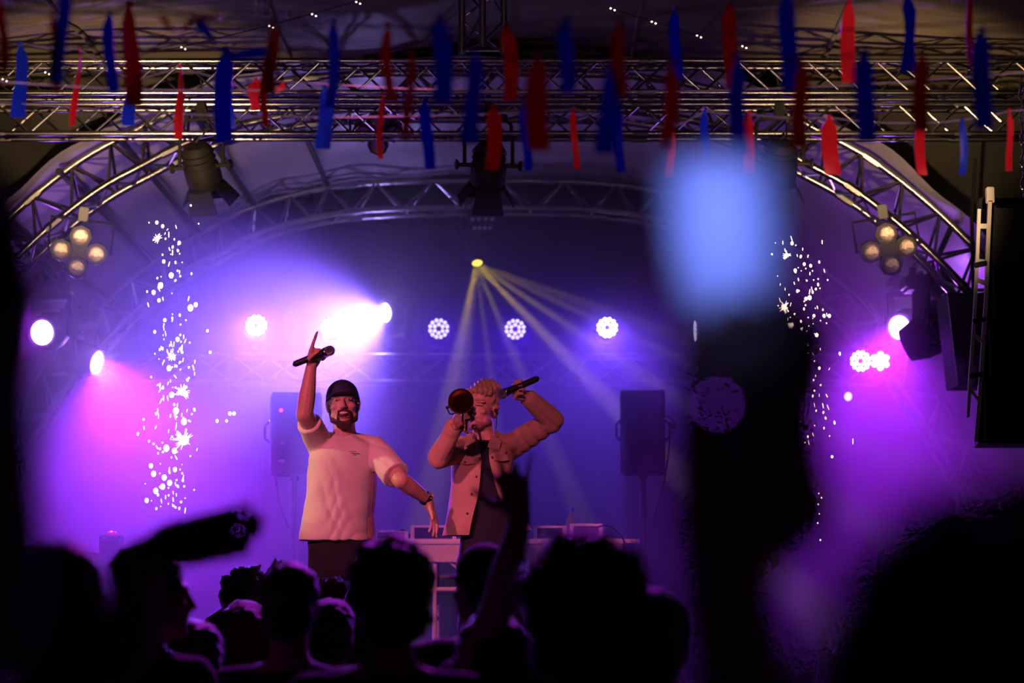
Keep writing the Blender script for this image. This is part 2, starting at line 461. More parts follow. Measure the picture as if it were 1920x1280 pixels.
_ledmesh = {}
def led(parent, x, z, r, m, y=-0.062):
    key = (m.name, round(r, 4))
    if key not in _ledmesh:
        me = MB().lathe([(0, r), (0.006, r * 0.95), (0.010, r * 0.6), (0.0115, r * 0.1)], (0, 0, 0), (0, -1, 0), 12).mesh('led'); me.materials.append(m); _ledmesh[key] = me
    o = link_mesh('led', _ledmesh[key], m, parent); o.location = (x, y, z); return o
def par_can(label, loc, rot, m, R=0.092, layout='18', group='round lamps on the rear truss', mount=-1):
    t = thing('par_lamp', label, 'stage lamp', (0, 0, 0), group)
    MB().lathe([(-0.09, R * 0.55), (-0.07, R * 0.85), (-0.02, R * 0.98), (0.055, R), (0.064, R), (0.064, R * 0.93), (0.056, R * 0.92)], (0, 0, 0), (0, -1, 0), 28).build('housing', blk, t)
    if layout == '18':
        for k in range(12):
            a = 2 * math.pi * k / 12 + 0.26; led(t, R * 0.78 * math.cos(a), R * 0.78 * math.sin(a), R * 0.155, m)
        for k in range(6):
            a = 2 * math.pi * k / 6 + 0.5; led(t, R * 0.40 * math.cos(a), R * 0.40 * math.sin(a), R * 0.155, m)
    elif layout == '7':
        led(t, 0, 0, R * 0.27, m)
        for k in range(6):
            a = 2 * math.pi * k / 6 + 0.5; led(t, R * 0.64 * math.cos(a), R * 0.64 * math.sin(a), R * 0.27, m)
    else:
        for i, zz in enumerate((-0.55, 0, 0.55)):
            for j in range(4): led(t, R * (-0.62 + 0.41 * j) * (0.8 if i != 1 else 1), R * zz, R * 0.13, m)
    # U bracket and clamp
    y = mount
    MB().tube([(R * 1.08, 0, 0), (R * 1.08, 0, y * R * 0.9), (R * 0.7, 0, y * R * 1.35), (0, 0, y * R * 1.42), (-R * 0.7, 0, y * R * 1.35), (-R * 1.08, 0, y * R * 0.9), (-R * 1.08, 0, 0)], 0.007, 6).build('bracket', blk, t)
    c = MB().box((0, 0, y * R * 1.75), (0.05, 0.04, R * 0.5), bevel=0.005); c.cyl((-0.03, 0, y * R * 2.05), (0.03, 0, y * R * 2.05), 0.03)
    c.build('clamp', blk_gloss, t)
    for s in (-1, 1): MB().cyl((s * R * 1.05, 0, 0), (s * R * 1.25, 0, 0), 0.016).build('knob', blkplastic, t)
    t.location = loc; t.rotation_euler = rot
    return t
pars = [(482, 613, led_white, 'leftmost round lamp on the rear truss, glaring white with one wide glow'),
        (623, 617, led_white, 'white glaring round lamp behind the raised microphone hand'),
        (823, 619, led_dim, 'round lamp with separate white dots, left of the yellow beams'),
        (966, 620, led_dim, 'round lamp with separate white dots, under the yellow beams'),
        (1138, 617, led_white, 'bright white round lamp above the right loudspeaker'),
        ]
for px, py, m, lab in pars:
    p = at(px, py, YR)
    par_can(lab, p, (math.radians(-6), 0, 0), m)
p = at(1290, 621, YR); par_can('round lamp seen edge on at the right end of the rear truss', p, (0, 0, math.radians(78)), led_dim)
p = at(1613, 678, 19.0); par_can('round lamp of many dots, left one of the pair on the right', p, (0, 0, math.radians(-6)), led_white, 0.088, '18', 'pair of round lamps by the right wall', 1)
p = at(1650, 678, 19.0); par_can('round lamp of seven large dots, right one of the pair on the right', p, (0, 0, math.radians(-6)), led_white, 0.082, '7', 'pair of round lamps by the right wall', 1)
p = at(905, 408, 19.3); par_can('unlit lamp with three rows of lenses under the rear arch', p, (math.radians(20), 0, 0), led_off, 0.13, 'rows', None, 1)
# four-eyed blinder
def blinder(label, loc, rot, s=1.0, up=True):
    t = thing('blinder_lamp', label, 'stage lamp', (0, 0, 0), 'four-eyed blinder lamps')
    R = 0.076 * s; O = 0.099 * s
    spots = ((0, O), (-O * 1.12, 0), (O * 1.12, 0), (0, -O))
    h = MB()
    for x, z in spots:
        h.lathe([(-0.10 * s, R * 0.75), (-0.03 * s, R), (0.012 * s, R), (0.02 * s, R * 0.95)], (x, 0, z), (0, -1, 0), 8, True, True)
    h.box((0, 0.02, 0), (0.13 * s, 0.07 * s, 0.13 * s), Matrix.Rotation(math.radians(45), 3, 'Y'))
    h.build('housing', mat('charcoal_painted_metal', (0.05, 0.045, 0.05), 0.5, 0.2, noise=0.15), t)
    for x, z in spots:
        r = R * 0.68
        rf = MB().lathe([(0.0215 * s, r * 1.06), (0.024 * s, r), (0.0225 * s, r * 0.93), (0.0215 * s, r * 0.3)], (x, 0, z), (0, -1, 0), 24, False, True).build('reflector', reflector, t)
        for q in range(9):   # ribs of the reflector
            a = math.radians(-150 + 15 * q)
            rod('rib', (x + r * 0.35 * math.cos(a), -0.0235 * s, z + r * 0.35 * math.sin(a)), (x + r * 0.92 * math.cos(a), -0.0245 * s, z + r * 0.92 * math.sin(a)), 0.0022 * s, reflector, rf, 6)
        MB().lathe([(0.018 * s, r * 1.02), (0.027 * s, r * 1.08), (0.027 * s, r * 1.0)], (x, 0, z), (0, -1, 0), 24, False, False).build('rim', blk_gloss, t)
    y = 1 if up else -1
    MB().tube([(-0.2 * s, 0.03, 0.0), (-0.2 * s, 0.05, y * 0.2 * s), (0.2 * s, 0.05, y * 0.2 * s), (0.2 * s, 0.03, 0.0)], 0.009, 6).build('bracket', blk, t)
    MB().box((0, 0.05, y * 0.24 * s), (0.06, 0.05, 0.09 * s), bevel=0.006).build('clamp', blk_gloss, t)
    t.location = loc; t.rotation_euler = rot
    return t
blinder('four-eyed blinder lamp under the left foot of the front arch', at(148, 472, 15.24), (math.radians(12), math.radians(6), math.radians(8)))
blinder('four-eyed blinder lamp under the right foot of the front arch', at(1666, 467, 15.24), (math.radians(12), math.radians(-8), math.radians(-8)))
blinder('four-eyed blinder lamp half hidden behind the top truss left of the middle', at(709, 248, 15.3), (math.radians(34), 0, math.radians(3)), 0.9)

# barn-door lamps hanging from the lower truss
def barn_lamp(label, loc, rz, rx, drop):
    t = thing('barndoor_lamp', label, 'stage lamp', (0, 0, 0), 'barn-door lamps on the lower truss')
    b = MB().lathe([(-0.15, 0.03), (-0.14, 0.075), (-0.11, 0.095), (-0.02, 0.100), (0.0, 0.112), (0.10, 0.112), (0.115, 0.105), (0.12, 0.10)], (0, 0, 0), (0, -1, 0), 28)
    Rm = Matrix.Rotation(rx, 3, 'X')
    def tilt(mb): mb.v = [Rm @ p for p in mb.v]; return mb
    body = tilt(b).build('body', blk, t)
    for y in (0.09, 0.05, 0.01):
        tilt(MB().lathe([(y * -1 - 0.004, 0.101), (y * -1, 0.108), (y * -1 + 0.004, 0.101)], (0, 0, 0), (0, -1, 0), 28, False, False)).build('cooling_rib', blk, body)
    tilt(MB().lathe([(0.118, 0.096), (0.126, 0.08), (0.130, 0.04), (0.131, 0.004)], (0, 0, 0), (0, -1, 0), 24)).build('lens', lens_dark, t)
    tilt(MB().lathe([(0.121, 0.098), (0.131, 0.112), (0.135, 0.116), (0.129, 0.099)], (0, 0, 0), (0, -1, 0), 28, False, False)).build('door_frame', blk, t)
    for k in range(4):      # four hinged flaps
        a = k * math.pi / 2
        w0, w1, L = (0.075, 0.10, 0.15) if k % 2 == 0 else (0.07, 0.085, 0.13)
        spread = 0.55 if k % 2 else 0.25
        pts = []
        for (u, dpt, w) in ((0.10, 0.135, w0), (0.10 + L * math.sin(spread), 0.135 + L * math.cos(spread), w1)):
            for s in (-1, 1):
                loc2 = Vector((s * w, -dpt, -u)); pts.append(Matrix.Rotation(a, 3, 'Y') @ loc2)
        nrm = (pts[1] - pts[0]).cross(pts[2] - pts[0]).normalized() * 0.003
        m8 = MB().add([p - nrm for p in pts] + [p + nrm for p in pts], [(0, 1, 3, 2), (4, 6, 7, 5), (0, 4, 5, 1), (2, 3, 7, 6), (0, 2, 6, 4), (1, 5, 7, 3)])
        tilt(m8).build('barn_door', blk, t, False)
    MB().tube([(-0.15, 0.0, -0.01), (-0.15, 0, drop * 0.55), (-0.14, 0, drop * 0.9), (-0.10, 0, drop), (0.10, 0, drop), (0.14, 0, drop * 0.9), (0.15, 0, drop * 0.55), (0.15, 0, -0.01)], 0.012, 8).build('yoke', blk, t)
    for s in (-1, 1):
        k = MB().cyl((s * 0.10, 0, 0), (s * 0.20, 0, 0), 0.014); k.lathe([(0, 0.02), (0.012, 0.034), (0.02, 0.034), (0.026, 0.02)], (s * 0.185, 0, 0), (s, 0, 0), 10)
        k.build('tilt_knob', blkplastic, t)
    c = MB().box((0, 0, drop + 0.05), (0.06, 0.05, 0.10), bevel=0.006); c.tube([(0, -0.03, drop + 0.10), (0, -0.035, drop + 0.15), (0, 0.0, drop + 0.175), (0, 0.035, drop + 0.15), (0, 0.03, drop + 0.10)], 0.012, 6)
    c.build('hook_clamp', blk, t)
    for s in (-1, 1): MB().box((s * 0.10, 0, drop + 0.01), (0.035, 0.035, 0.05), bevel=0.005).build('yoke_bolt', blk, t)
    MB().tube(crom([(0.06, 0.06, 0.06), (0.0, 0.06, drop * 0.5), (-0.06, 0.03, drop * 0.8), (-0.02, 0.02, drop + 0.1), (0.01, 0, drop + 0.25)], 6), 0.006, 6).build('cable', rubber, t)
    t.location = loc; t.rotation_euler = (0, 0, rz)
    return t
barn_lamp('black barn-door lamp hanging at the left, beside bright red ribbon', at(377, 312, 14.79), math.pi + math.radians(-20), math.radians(56), 0.30)
barn_lamp('black barn-door lamp hanging in the middle behind a red ribbon', at(916, 310, 14.79), math.pi + math.radians(8), math.radians(56), 0.29)
barn_lamp('black barn-door lamp hanging at the right, half veiled by the blue glowing cup', at(1462, 306, 14.79), math.pi + math.radians(4), math.radians(56), 0.28)

# moving heads
def moving_head(label, loc, yaw, tiltx, m, scale=1.0, hang=True, group='moving head lamps', pipe=None):
    t = thing('moving_head_lamp', label, 'stage lamp', (0, 0, 0), group)
    s = scale; u = 1 if hang else -1
    MB().box((0, 0, u * 0.30 * s), (0.30 * s, 0.26 * s, 0.09 * s), bevel=0.02 * s).build('base', blkplastic, t)
    Rz = Matrix.Rotation(yaw, 3, 'Z')
    y = MB()
    y.box((0, 0, u * 0.235 * s), (0.33 * s, 0.11 * s, 0.04 * s), bevel=0.012 * s)
    y.v = [Rz @ p for p in y.v]; y.build('yoke', blkplastic, t)
    for q in (-1, 1):
        a = MB().box((q * 0.155 * s, 0, u * 0.10 * s), (0.035 * s, 0.11 * s, 0.28 * s), bevel=0.012 * s); a.v = [Rz @ p for p in a.v]; a.build('yoke_arm', blkplastic, t)
    Rx = Rz @ Matrix.Rotation(tiltx, 3, 'X')
    h = MB().lathe([(-0.15 * s, 0.05 * s), (-0.14 * s, 0.10 * s), (-0.05 * s, 0.125 * s), (0.05 * s, 0.125 * s), (0.13 * s, 0.105 * s), (0.15 * s, 0.10 * s), (0.15 * s, 0.085 * s), (0.135 * s, 0.084 * s)], (0, 0, 0), (0, -1, 0), 24)
    h.v = [Rx @ p for p in h.v]; hd = h.build('head', blkplastic, t)
    l = MB().lathe([(0.137 * s, 0.083 * s), (0.146 * s, 0.06 * s), (0.15 * s, 0.02 * s), (0.151 * s, 0.002 * s)], (0, 0, 0), (0, -1, 0), 24)
    l.v = [Rx @ p for p in l.v]; l.build('lens', m, hd)
    for q in range(5):
        g = MB().box((0, 0.03 * s + 0.02 * s * q, 0.124 * s), (0.12 * s, 0.006 * s, 0.012 * s)); g.v = [Rx @ p for p in g.v]; g.build('cooling_slot', blk, hd)
    for q in (-1, 1): MB().box((q * 0.09 * s, 0, u * 0.37 * s), (0.04 * s, 0.05 * s, 0.06 * s), bevel=0.005).build('clamp', blk_gloss, t)
    if pipe: MB().cyl((0, 0, u * 0.34 * s), (pipe[0], pipe[1], u * 0.34 * s + pipe[2]), 0.02).build('drop_pipe', blk, t)
    t.location = loc
    d = Rx @ Vector((0, -1, 0))
    return t, Vector(loc) + d * (0.165 * s), d
MH = {}
MH['l1'] = moving_head('outer lit moving head lamp at the left, glaring at the crowd', at(92, 622, 16.3), math.radians(-10), math.radians(8), led_mag, 1.0, pipe=(-0.25, -0.5, 0.35))
MH['l2'] = moving_head('inner moving head lamp at the left, beam thrown into the haze', at(150, 672, 17.2), math.radians(70), math.radians(14), led_mag, 1.0, pipe=(-0.35, -0.5, 0.5))
MH['r1'] = moving_head('lit moving head lamp behind its neighbour at the right wall', at(1704, 612, 17.2), math.radians(-38), math.radians(8), led_mag, 1.0, pipe=(0.2, -0.5, 0.4))
MH['r2'] = moving_head('large moving head lamp turned away beside the right speaker array', at(1742, 628, 16.2), math.radians(-115), math.radians(22), led_mag, 1.15, pipe=(0.1, -0.4, 0.3))
MH['beam'] = moving_head('white-hot moving head lamp above the cap wearer, beam fanning left', at(746, 584, YR), math.radians(-50), math.radians(8), led_white, 0.9, hang=False)
MH['yel'] = moving_head('moving head lamp with a small yellow lens under the rear arch', at(893, 481, 19.5), math.radians(12), math.radians(55), led_yel, 0.5, pipe=(0, 0, 0.22))

# ---------------------------------------------------------------- light of the stage lamps
def lamp_of(key, name, col, power, angle, blend=0.4, radius=0.05, aim=None):
    t, p, d = MH[key]
    return spot(name, p, (p + d) if aim is None else aim, col, power, angle, blend, radius)
lamp_of('l1', 'moving_head_light_l1', MAG, 260, 50, 0.9)
lamp_of('l2', 'moving_head_light_l2', (0.32, 0.018, 1.0), 3600, 58, 1.0, aim=at(330, 1050, 15.0))
lamp_of('r1', 'moving_head_light_r1', MAG, 1150, 60, 1.0, aim=at(1620, 1000, 15.0))
lamp_of('r2', 'moving_head_light_r2', MAG, 90, 50, 0.9)
lamp_of('beam', 'moving_head_light_beam', (0.20, 0.11, 1.0), 11000, 25, 1.0, aim=at(250, 800, 12.6))
for key, col, pw in (('l1', (0.45, 0.12, 1.0), 22), ('l2', (0.45, 0.2, 1.0), 40), ('r1', (0.45, 0.12, 1.0), 28), ('r2', MAG, 8), ('beam', (0.4, 0.3, 1.0), 30)):
    point('added_lens_halo_' + key, MH[key][1] + MH[key][2] * 0.03, col, pw, 0.06)     # added point light for a halo in the haze round the lens
def par_light(px, py, col, power, angle=50, ty=1150, tx=None, Y=YR):
    p = at(px, py, Y) + Vector((0, -0.10, 0))
    spot('par_light', p, at(tx if tx is not None else px, ty, 10.0), col, power, angle, 0.8, 0.07)
par_light(482, 613, ICE, 1000, 42, 1350, 380)
par_light(623, 617, ICE, 320, 36, 1350, 560)
par_light(823, 619, IND, 85, 40, 1300)
par_light(966, 620, IND, 85, 40, 1300)
par_light(1138, 617, (0.15, 0.05, 1.0), 650, 30, 1350, 1110)
par_light(1632, 678, MAG, 220, 60, 1300, 1660, 18.9)
# yellow moving head with a split beam
py_ = Vector(MH['yel'][0].location) + Vector((0.0, -0.06, -0.07))
for (tx, ty, ang, pw) in ((872, 600, 6, 420), (880, 640, 3, 420), (912, 640, 3, 400), (945, 620, 4, 420), (995, 600, 5, 1000), (1035, 590, 3.5, 1100), (1060, 572, 3, 900), (1040, 548, 4, 380)):
    spot('yellow_beam', py_, at(tx, ty, 18.8), YEL, pw * 4.2, ang, 0.8, 0.02)

# ---------------------------------------------------------------- loudspeakers on poles
grille = mat('black_speaker_grille', (0.014, 0.014, 0.016), 0.7, 0.0, noise=0.5, nscale=300, bump=0.3, bscale=400)
sticker = mat('white_sticker', (0.8, 0.78, 0.8), 0.5, noise=0.05)
def loudspeaker(label, pc, w, h, d, yaw, back=False):
    t = thing('loudspeaker', label, 'loudspeaker', (0, 0, 0), 'loudspeakers on poles')
    # trapezoid plan: front wide, back narrow, chamfered
    pl = [(-w / 2, -d / 2), (w / 2, -d / 2), (w / 2, 0.0), (w * 0.30, d / 2), (-w * 0.30, d / 2), (-w / 2, 0.0)]
    def ring(z, s): return [Vector((x * s, y * s, z)) for x, y in pl]
    c = MB().loft([ring(-h / 2, 0.96), ring(-h / 2 + 0.02, 1), ring(h / 2 - 0.03, 1), ring(h / 2, 0.95)])
    body = c.build('cabinet', blkplastic, t)
    MB().box((0, -d / 2 - 0.006, 0), (w * 0.92, 0.012, h * 0.93), bevel=0.005).build('grille', grille, t)
    MB().tube([(w * 0.5, 0.02, 0.09), (w * 0.5 + 0.03, 0.03, 0.06), (w * 0.5 + 0.03, 0.03, -0.02), (w * 0.5, 0.02, -0.05)], 0.01, 8).build('handle', blkplastic, t)
    MB().tube([(-w * 0.5, 0.02, 0.09), (-w * 0.5 - 0.03, 0.03, 0.06), (-w * 0.5 - 0.03, 0.03, -0.02), (-w * 0.5, 0.02, -0.05)], 0.01, 8).build('handle', blkplastic, t)
    for s in (-1, 1): MB().cyl((s * w * 0.38, -d * 0.2, -h / 2 - 0.012), (s * w * 0.38, -d * 0.2, -h / 2 + 0.01), 0.016).build('foot', rubber, t)
    MB().cyl((0, 0, -h / 2 - 0.03), (0, 0, -h / 2 + 0.01), 0.028).build('pole_socket', blk, t)
    t.location = pc; t.rotation_euler = (0, 0, yaw)
    return t
def speaker_stand(label, x, Y, ztop):
    t = thing('speaker_stand', label, 'stand', (x, Y, 1.0), 'loudspeaker stands')
    MB().cyl((x, Y, 1.05), (x, Y, 1.75), 0.022).build('lower_tube', blk_gloss, t)
    MB().cyl((x, Y, 1.7), (x, Y, ztop), 0.0165).build('upper_tube', blk_gloss, t)
    MB().cyl((x, Y, 1.70), (x, Y, 1.78), 0.03).build('collar', blkplastic, t)
    MB().cyl((x + 0.02, Y, 1.74), (x + 0.065, Y - 0.02, 1.74), 0.012).build('clamp_screw', blkplastic, t)
    for k in range(3):
        a = k * 2.094 + 0.5
        e = Vector((x + 0.5 * math.cos(a), Y + 0.5 * math.sin(a), 1.012))
        lg = MB().cyl((x + 0.02 * math.cos(a), Y + 0.02 * math.sin(a), 1.5), e, 0.011).build('leg', blk_gloss, t)
        MB().cyl((x, Y, 1.14), (x + 0.27 * math.cos(a), Y + 0.27 * math.sin(a), 1.25), 0.008).build('brace', blk_gloss, t)
        MB().cap(e, e + Vector((0.04 * math.cos(a), 0.04 * math.sin(a), 0)), 0.013).build('rubber_foot', rubber, lg)
    return t
YS = 16.0
pl_ = at(553, 815, YS); w_, h_ = span(94, YS), span(153, YS)
sp = loudspeaker('black loudspeaker behind the cap wearer, two white stickers on its side', pl_, w_, h_, 0.32, math.radians(9))
for (px, py, sw, sh) in ((526, 834, 10, 8), (524, 867, 11, 5)):
    q = at(px, py, YS)
    MB().box((q.x - pl_.x, -0.32 / 2 - 0.016, q.z - pl_.z), (span(sw, YS), 0.004, span(sh, YS))).build('sticker', sticker, sp, False)
MB().ell((at(524, 773, YS).x - pl_.x, -0.32 / 2 - 0.014, at(524, 773, YS).z - pl_.z), 0.012).build('status_light', led_red, sp)
speaker_stand('black tripod stand under the stickered loudspeaker on the left', pl_.x, YS, pl_.z - h_ / 2 - 0.02)
pr_ = at(1206, 812, YS); wr, hr = span(84, YS), span(155, YS)
loudspeaker('black loudspeaker on a pole at the right with a cable at its side', pr_, wr, hr, 0.32, math.radians(-4))
speaker_stand('black tripod stand under the plain loudspeaker on the right', pr_.x, YS, pr_.z - hr / 2 - 0.02)
c = [at(1246, 778, YS - 0.05), at(1258, 783, YS - 0.05), at(1268, 797, YS - 0.05), at(1262, 802, YS - 0.05), at(1257, 793, YS - 0.05), at(1256, 830, YS - 0.05), at(1250, 880, YS - 0.05), at(1238, 930, YS - 0.05), at(1222, 985, YS - 0.05), at(1212, 1060, YS - 0.05), at(1208, 1150, YS - 0.05)]
tag(MB().tube(crom(c, 6), 0.0065, 6).build('speaker_cable', rubber), 'dark cable looping from the right loudspeaker down to the floor', 'cable')
c = [at(512, 893, YS - 0.05), at(520, 915, YS - 0.05), at(540, 945, YS - 0.05), at(552, 965, YS - 0.05)]
c2 = [at(516, 893, YS - 0.05), at(524, 940, YS - 0.05), at(540, 985, YS - 0.05), at(552, 1005, YS - 0.05), at(556, 1100, YS - 0.05)]
tag(MB().tube(crom(c2, 6), 0.0065, 6).build('speaker_cable', rubber), 'dark cable sagging below the left loudspeaker beside its stand', 'cable')

# ---------------------------------------------------------------- table with decks
YT = 14.2
speck = mat('speckled_pale_laminate', (0.62, 0.55, 0.48), 0.5, noise=0.35, nscale=160)
whitetop = mat('white_laminate', (0.78, 0.74, 0.72), 0.4, noise=0.06)
tl, tr = at(672, 1013, YT), at(1170, 1013, YT)
ztop = at(800, 1010, YT).z; cx = (tl.x + tr.x) / 2; W = tr.x - tl.x
t = thing('deck_table', 'long pale speckled table behind the performers carrying the decks', 'table', (cx, YT, 1.0))
MB().box((cx, YT + 0.3, ztop - 0.015), (W, 0.68, 0.03), bevel=0.006).build('table_top', whitetop, t)
MB().box((cx, YT - 0.01, ztop - 0.085), (W * 0.98, 0.03, 0.10), bevel=0.004).build('front_panel', speck, t)
for px in (690, 815, 940, 1060, 1160):
    q = at(px, 1060, YT)
    for dy in (0.02, 0.58):
        rod('leg', (q.x, YT + dy, 1.0), (q.x, YT + dy, ztop - 0.03), 0.014, whitemetal, t)
for a, bb in ((815, 850), (690, 725), (940, 975), (1060, 1095)):
    p, q = at(a + 26, 1055, YT), at(a + 52, 1076, YT)
    rod('strut', (p.x, YT + 0.02, ztop - 0.13), (q.x + 0.08, YT + 0.02, ztop - 0.26), 0.008, whitemetal, t)
for zz in (at(800, 1104, YT).z, 1.08):
    rod('rail', (tl.x, YT + 0.02, zz), (tr.x, YT + 0.02, zz), 0.013, whitemetal, t)
MB().box((cx, YT + 0.3, at(800, 1080, YT).z), (W * 0.96, 0.5, 0.02), bevel=0.004).build('shelf', greyplastic, t)
q0, q1 = at(1150, 1008, YT), at(1203, 1008, YT)
MB().lathe([(0, (q1.x - q0.x) / 2 * 0.96), (0.012, (q1.x - q0.x) / 2), (0.024, (q1.x - q0.x) / 2 * 0.98)], ((q0.x + q1.x) / 2, YT + 0.25, ztop - 0.02), (0, 0, 1), 28).build('round_end', whitetop, t)
def deck(label, px0, px1, py0, py1, wh, Y=YT + 0.12):
    a, b2 = at(px0, py0, Y), at(px1, py1, Y)
    w = b2.x - a.x; h = max(a.z - ztop, 0.03)
    t = thing('music_deck', label, 'music deck', ((a.x + b2.x) / 2, Y, ztop), 'music decks on the table')
    x, z = (a.x + b2.x) / 2, ztop
    MB().box((x, Y + 0.16, z + h * 0.45), (w, 0.34, h * 0.9), bevel=0.005).build('body', greyplastic if wh else blkplastic, t)
    MB().box((x, Y - 0.015, z + h * 0.93), (w, 0.02, h * 0.16), bevel=0.002).build('front_rim', whitetop, t)
    MB().lathe([(0, w * 0.2), (0.012, w * 0.2), (0.014, w * 0.17)], (x - w * 0.15, Y + 0.17, z + h * 0.9), (0, 0, 1), 20).build('jog_wheel', blk_gloss, t)
    for k in range(3): MB().cyl((x + w * 0.3, Y + 0.08 + 0.07 * k, z + h * 0.88), (x + w * 0.3, Y + 0.08 + 0.07 * k, z + h * 0.88 + 0.02), 0.012).build('knob', blk, t)
    for s in (-1, 1): MB().box((x + s * (w / 2 - 0.012), Y - 0.02, z + h * 0.5), (0.022, 0.024, h), bevel=0.003).build('corner_bracket', whitemetal, t)
deck('low white-rimmed deck on the table right beside the white shirt', 700, 766, 996, 1008, True)
deck('white-framed deck case under the lowered hand', 770, 856, 985, 1008, False)
deck('white-rimmed deck right of the jacket wearer', 1000, 1062, 986, 1008, False)
deck('darker deck farthest right on the table', 1068, 1130, 982, 1008, False)
q = at(1072, 960, YT + 0.35); bl = thing('water_bottle', 'small bottle, cap painted blue for blue light, standing among the decks', 'bottle', (q.x, YT + 0.55, ztop))
MB().lathe([(0, 0.028), (0.01, 0.032), (0.12, 0.032), (0.155, 0.014), (0.175, 0.013)], (q.x, YT + 0.55, ztop), (0, 0, 1), 16).build('bottle_body', mat('clear_plastic', (0.7, 0.72, 0.8), 0.1, trans=0.8, noise=0.02), bl)
MB().cyl((q.x, YT + 0.55, ztop + 0.175), (q.x, YT + 0.55, ztop + 0.20), 0.016).build('bottle_cap', mat('blue_lit_cap', (0.02, 0.15, 0.9), 0.4, noise=0.05), bl)  # cap colour stands in for blue light on the bottle
c = [at(1120, 988, YT), at(1140, 985, YT), at(1158, 996, YT - 0.03), at(1168, 1009, YT - 0.04), at(1172, 1040, YT - 0.05), at(1174, 1130, YT - 0.05)]
tag(MB().tube(crom(c, 6), 0.006, 6).build('table_cable', rubber), 'thin shiny cable hanging over the right end of the table', 'cable')

# effects control box on a case at the far left
YX = 15.2
q = at(205, 1022, YX); zc = at(205, 1036, YX).z
t = thing('flight_case', 'dark case at the left holding the small control box', 'case', (q.x, YX, 1.0))
MB().box((q.x, YX + 0.15, (1.0 + zc) / 2), (0.36, 0.34, zc - 1.0), bevel=0.01).build('case_body', blkplastic, t)
for sx in (-1, 1):
    for zz in (1.03, zc - 0.02):
        MB().box((q.x + sx * 0.175, YX - 0.018, zz), (0.03, 0.03, 0.04), bevel=0.006).build('corner_fitting', chrome, t)
    MB().box((q.x + sx * 0.172, YX - 0.022, (1 + zc) / 2), (0.016, 0.012, zc - 1.06)).build('edge_profile', alu_old, t)
t = thing('control_box', 'small control box with a red dome button at the far left', 'control box', (q.x, YX, zc))
hb = at(205, 1003, YX).z - zc; wb = span(39, YX)
MB().box((q.x, YX + 0.08, zc + hb / 2), (wb, 0.16, hb), bevel=0.006).build('housing', blkplastic, t)
MB().lathe([(0, 0.036), (0.012, 0.034), (0.022, 0.024), (0.028, 0.004)], (q.x + 0.005, YX + 0.05, zc + hb), (0, 0, 1), 20).build('dome_button', mat('red_button', (0.8, 0.01, 0.04), 0.2, emit=0.25, ecol=(1, 0.02, 0.1), noise=0.05), t)
for k, (x0, x1, yy) in enumerate(((200, 208, 1003.5), (190, 200, 1007.5), (202, 212, 1007.5), (213, 221, 1007.2))):
    a, b2 = at(x0, yy, YX - 0.004), at(x1, yy, YX - 0.004)
    MB().box(((a.x + b2.x) / 2, YX - 0.003, a.z), (b2.x - a.x, 0.003, span(2.2, YX))).build('print_line', sticker, t, False)

# ---------------------------------------------------------------- speaker array on the right
YP = 12.9
t = thing('speaker_array', 'tall black hanging speaker array at the right edge with pale ladder rails', 'loudspeaker', at(1890, 830, YP))
seg = [(385, 500, 1860), (500, 610, 1856), (610, 710, 1849), (710, 832, 1840)]
for y0, y1, x0 in seg:
    a, b2 = at(x0, y0, YP), at(x0 - 6, y1, YP)
    w = span(150, YP); d = 0.42
    r0 = [Vector((a.x, YP, a.z)), Vector((a.x + w, YP - 0.05, a.z)), Vector((a.x + w, YP + d, a.z)), Vector((a.x + 0.06, YP + d, a.z))]
    r1 = [Vector((b2.x, YP, b2.z + 0.004)), Vector((b2.x + w, YP - 0.05, b2.z + 0.004)), Vector((b2.x + w, YP + d, b2.z + 0.004)), Vector((b2.x + 0.06, YP + d, b2.z + 0.004))]
    cab = MB().loft([r1, r0]).build('cabinet', blkplastic, t, False)
    MB().box(((a.x + b2.x) / 2 + w / 2, YP - 0.035, (a.z + b2.z) / 2), (w * 0.9, 0.02, (a.z - b2.z) * 0.88)).build('grille', grille, cab, False)
def rail_poly(pts, wpx):
    P = [at(px, py, YP - 0.06) for px, py in pts]
    return P
outer = [(1836, 392), (1833, 470), (1829, 560), (1824, 640), (1819, 710), (1815, 782)]
inner = [(1856, 378), (1852, 470), (1849, 560), (1843, 650), (1837, 740), (1830, 828)]
def flat_bar(name, pts, wpx, m, par):
    w = span(wpx, YP) / 2; P = [at(px, py, YP - 0.06) for px, py in pts]
    rings = [[p + Vector((-w, -0.008, 0)), p + Vector((w, -0.008, 0)), p + Vector((w, 0.012, 0)), p + Vector((-w, 0.012, 0))] for p in P]
    return MB().loft(rings).build(name, m, par, False)
flat_bar('outer_rail', outer, 6, whitemetal, t); flat_bar('inner_rail', inner, 7, whitemetal, t)
for (xa, ya, xb, yb) in ((1835, 424, 1853, 424), (1833, 490, 1852, 492), (1831, 524, 1850, 532), (1826, 627, 1845, 642), (1818, 727, 1836, 752)):
    a, b2 = at(xa, ya, YP - 0.06), at(xb, yb, YP - 0.06)
    h = span(4.5, YP)
    MB().loft([[a + Vector((0, -0.007, -h)), a + Vector((0, -0.007, h)), a + Vector((0, 0.008, h)), a + Vector((0, 0.008, -h))], [b2 + Vector((0, -0.007, -h)), b2 + Vector((0, -0.007, h)), b2 + Vector((0, 0.008, h)), b2 + Vector((0, 0.008, -h))]]).build('rung', whitemetal, t, False)
for (px, py) in ((1838, 496), (1836, 600), (1830, 703)):
    a = at(px, py, YP - 0.075)
    MB().box((a.x, a.y, a.z), (span(24, YP), 0.02, span(9, YP)), Matrix.Rotation(-0.2, 3, 'Y'), 0.004).build('lock_lever', blk, t)
a = at(1856, 366, YP - 0.03)
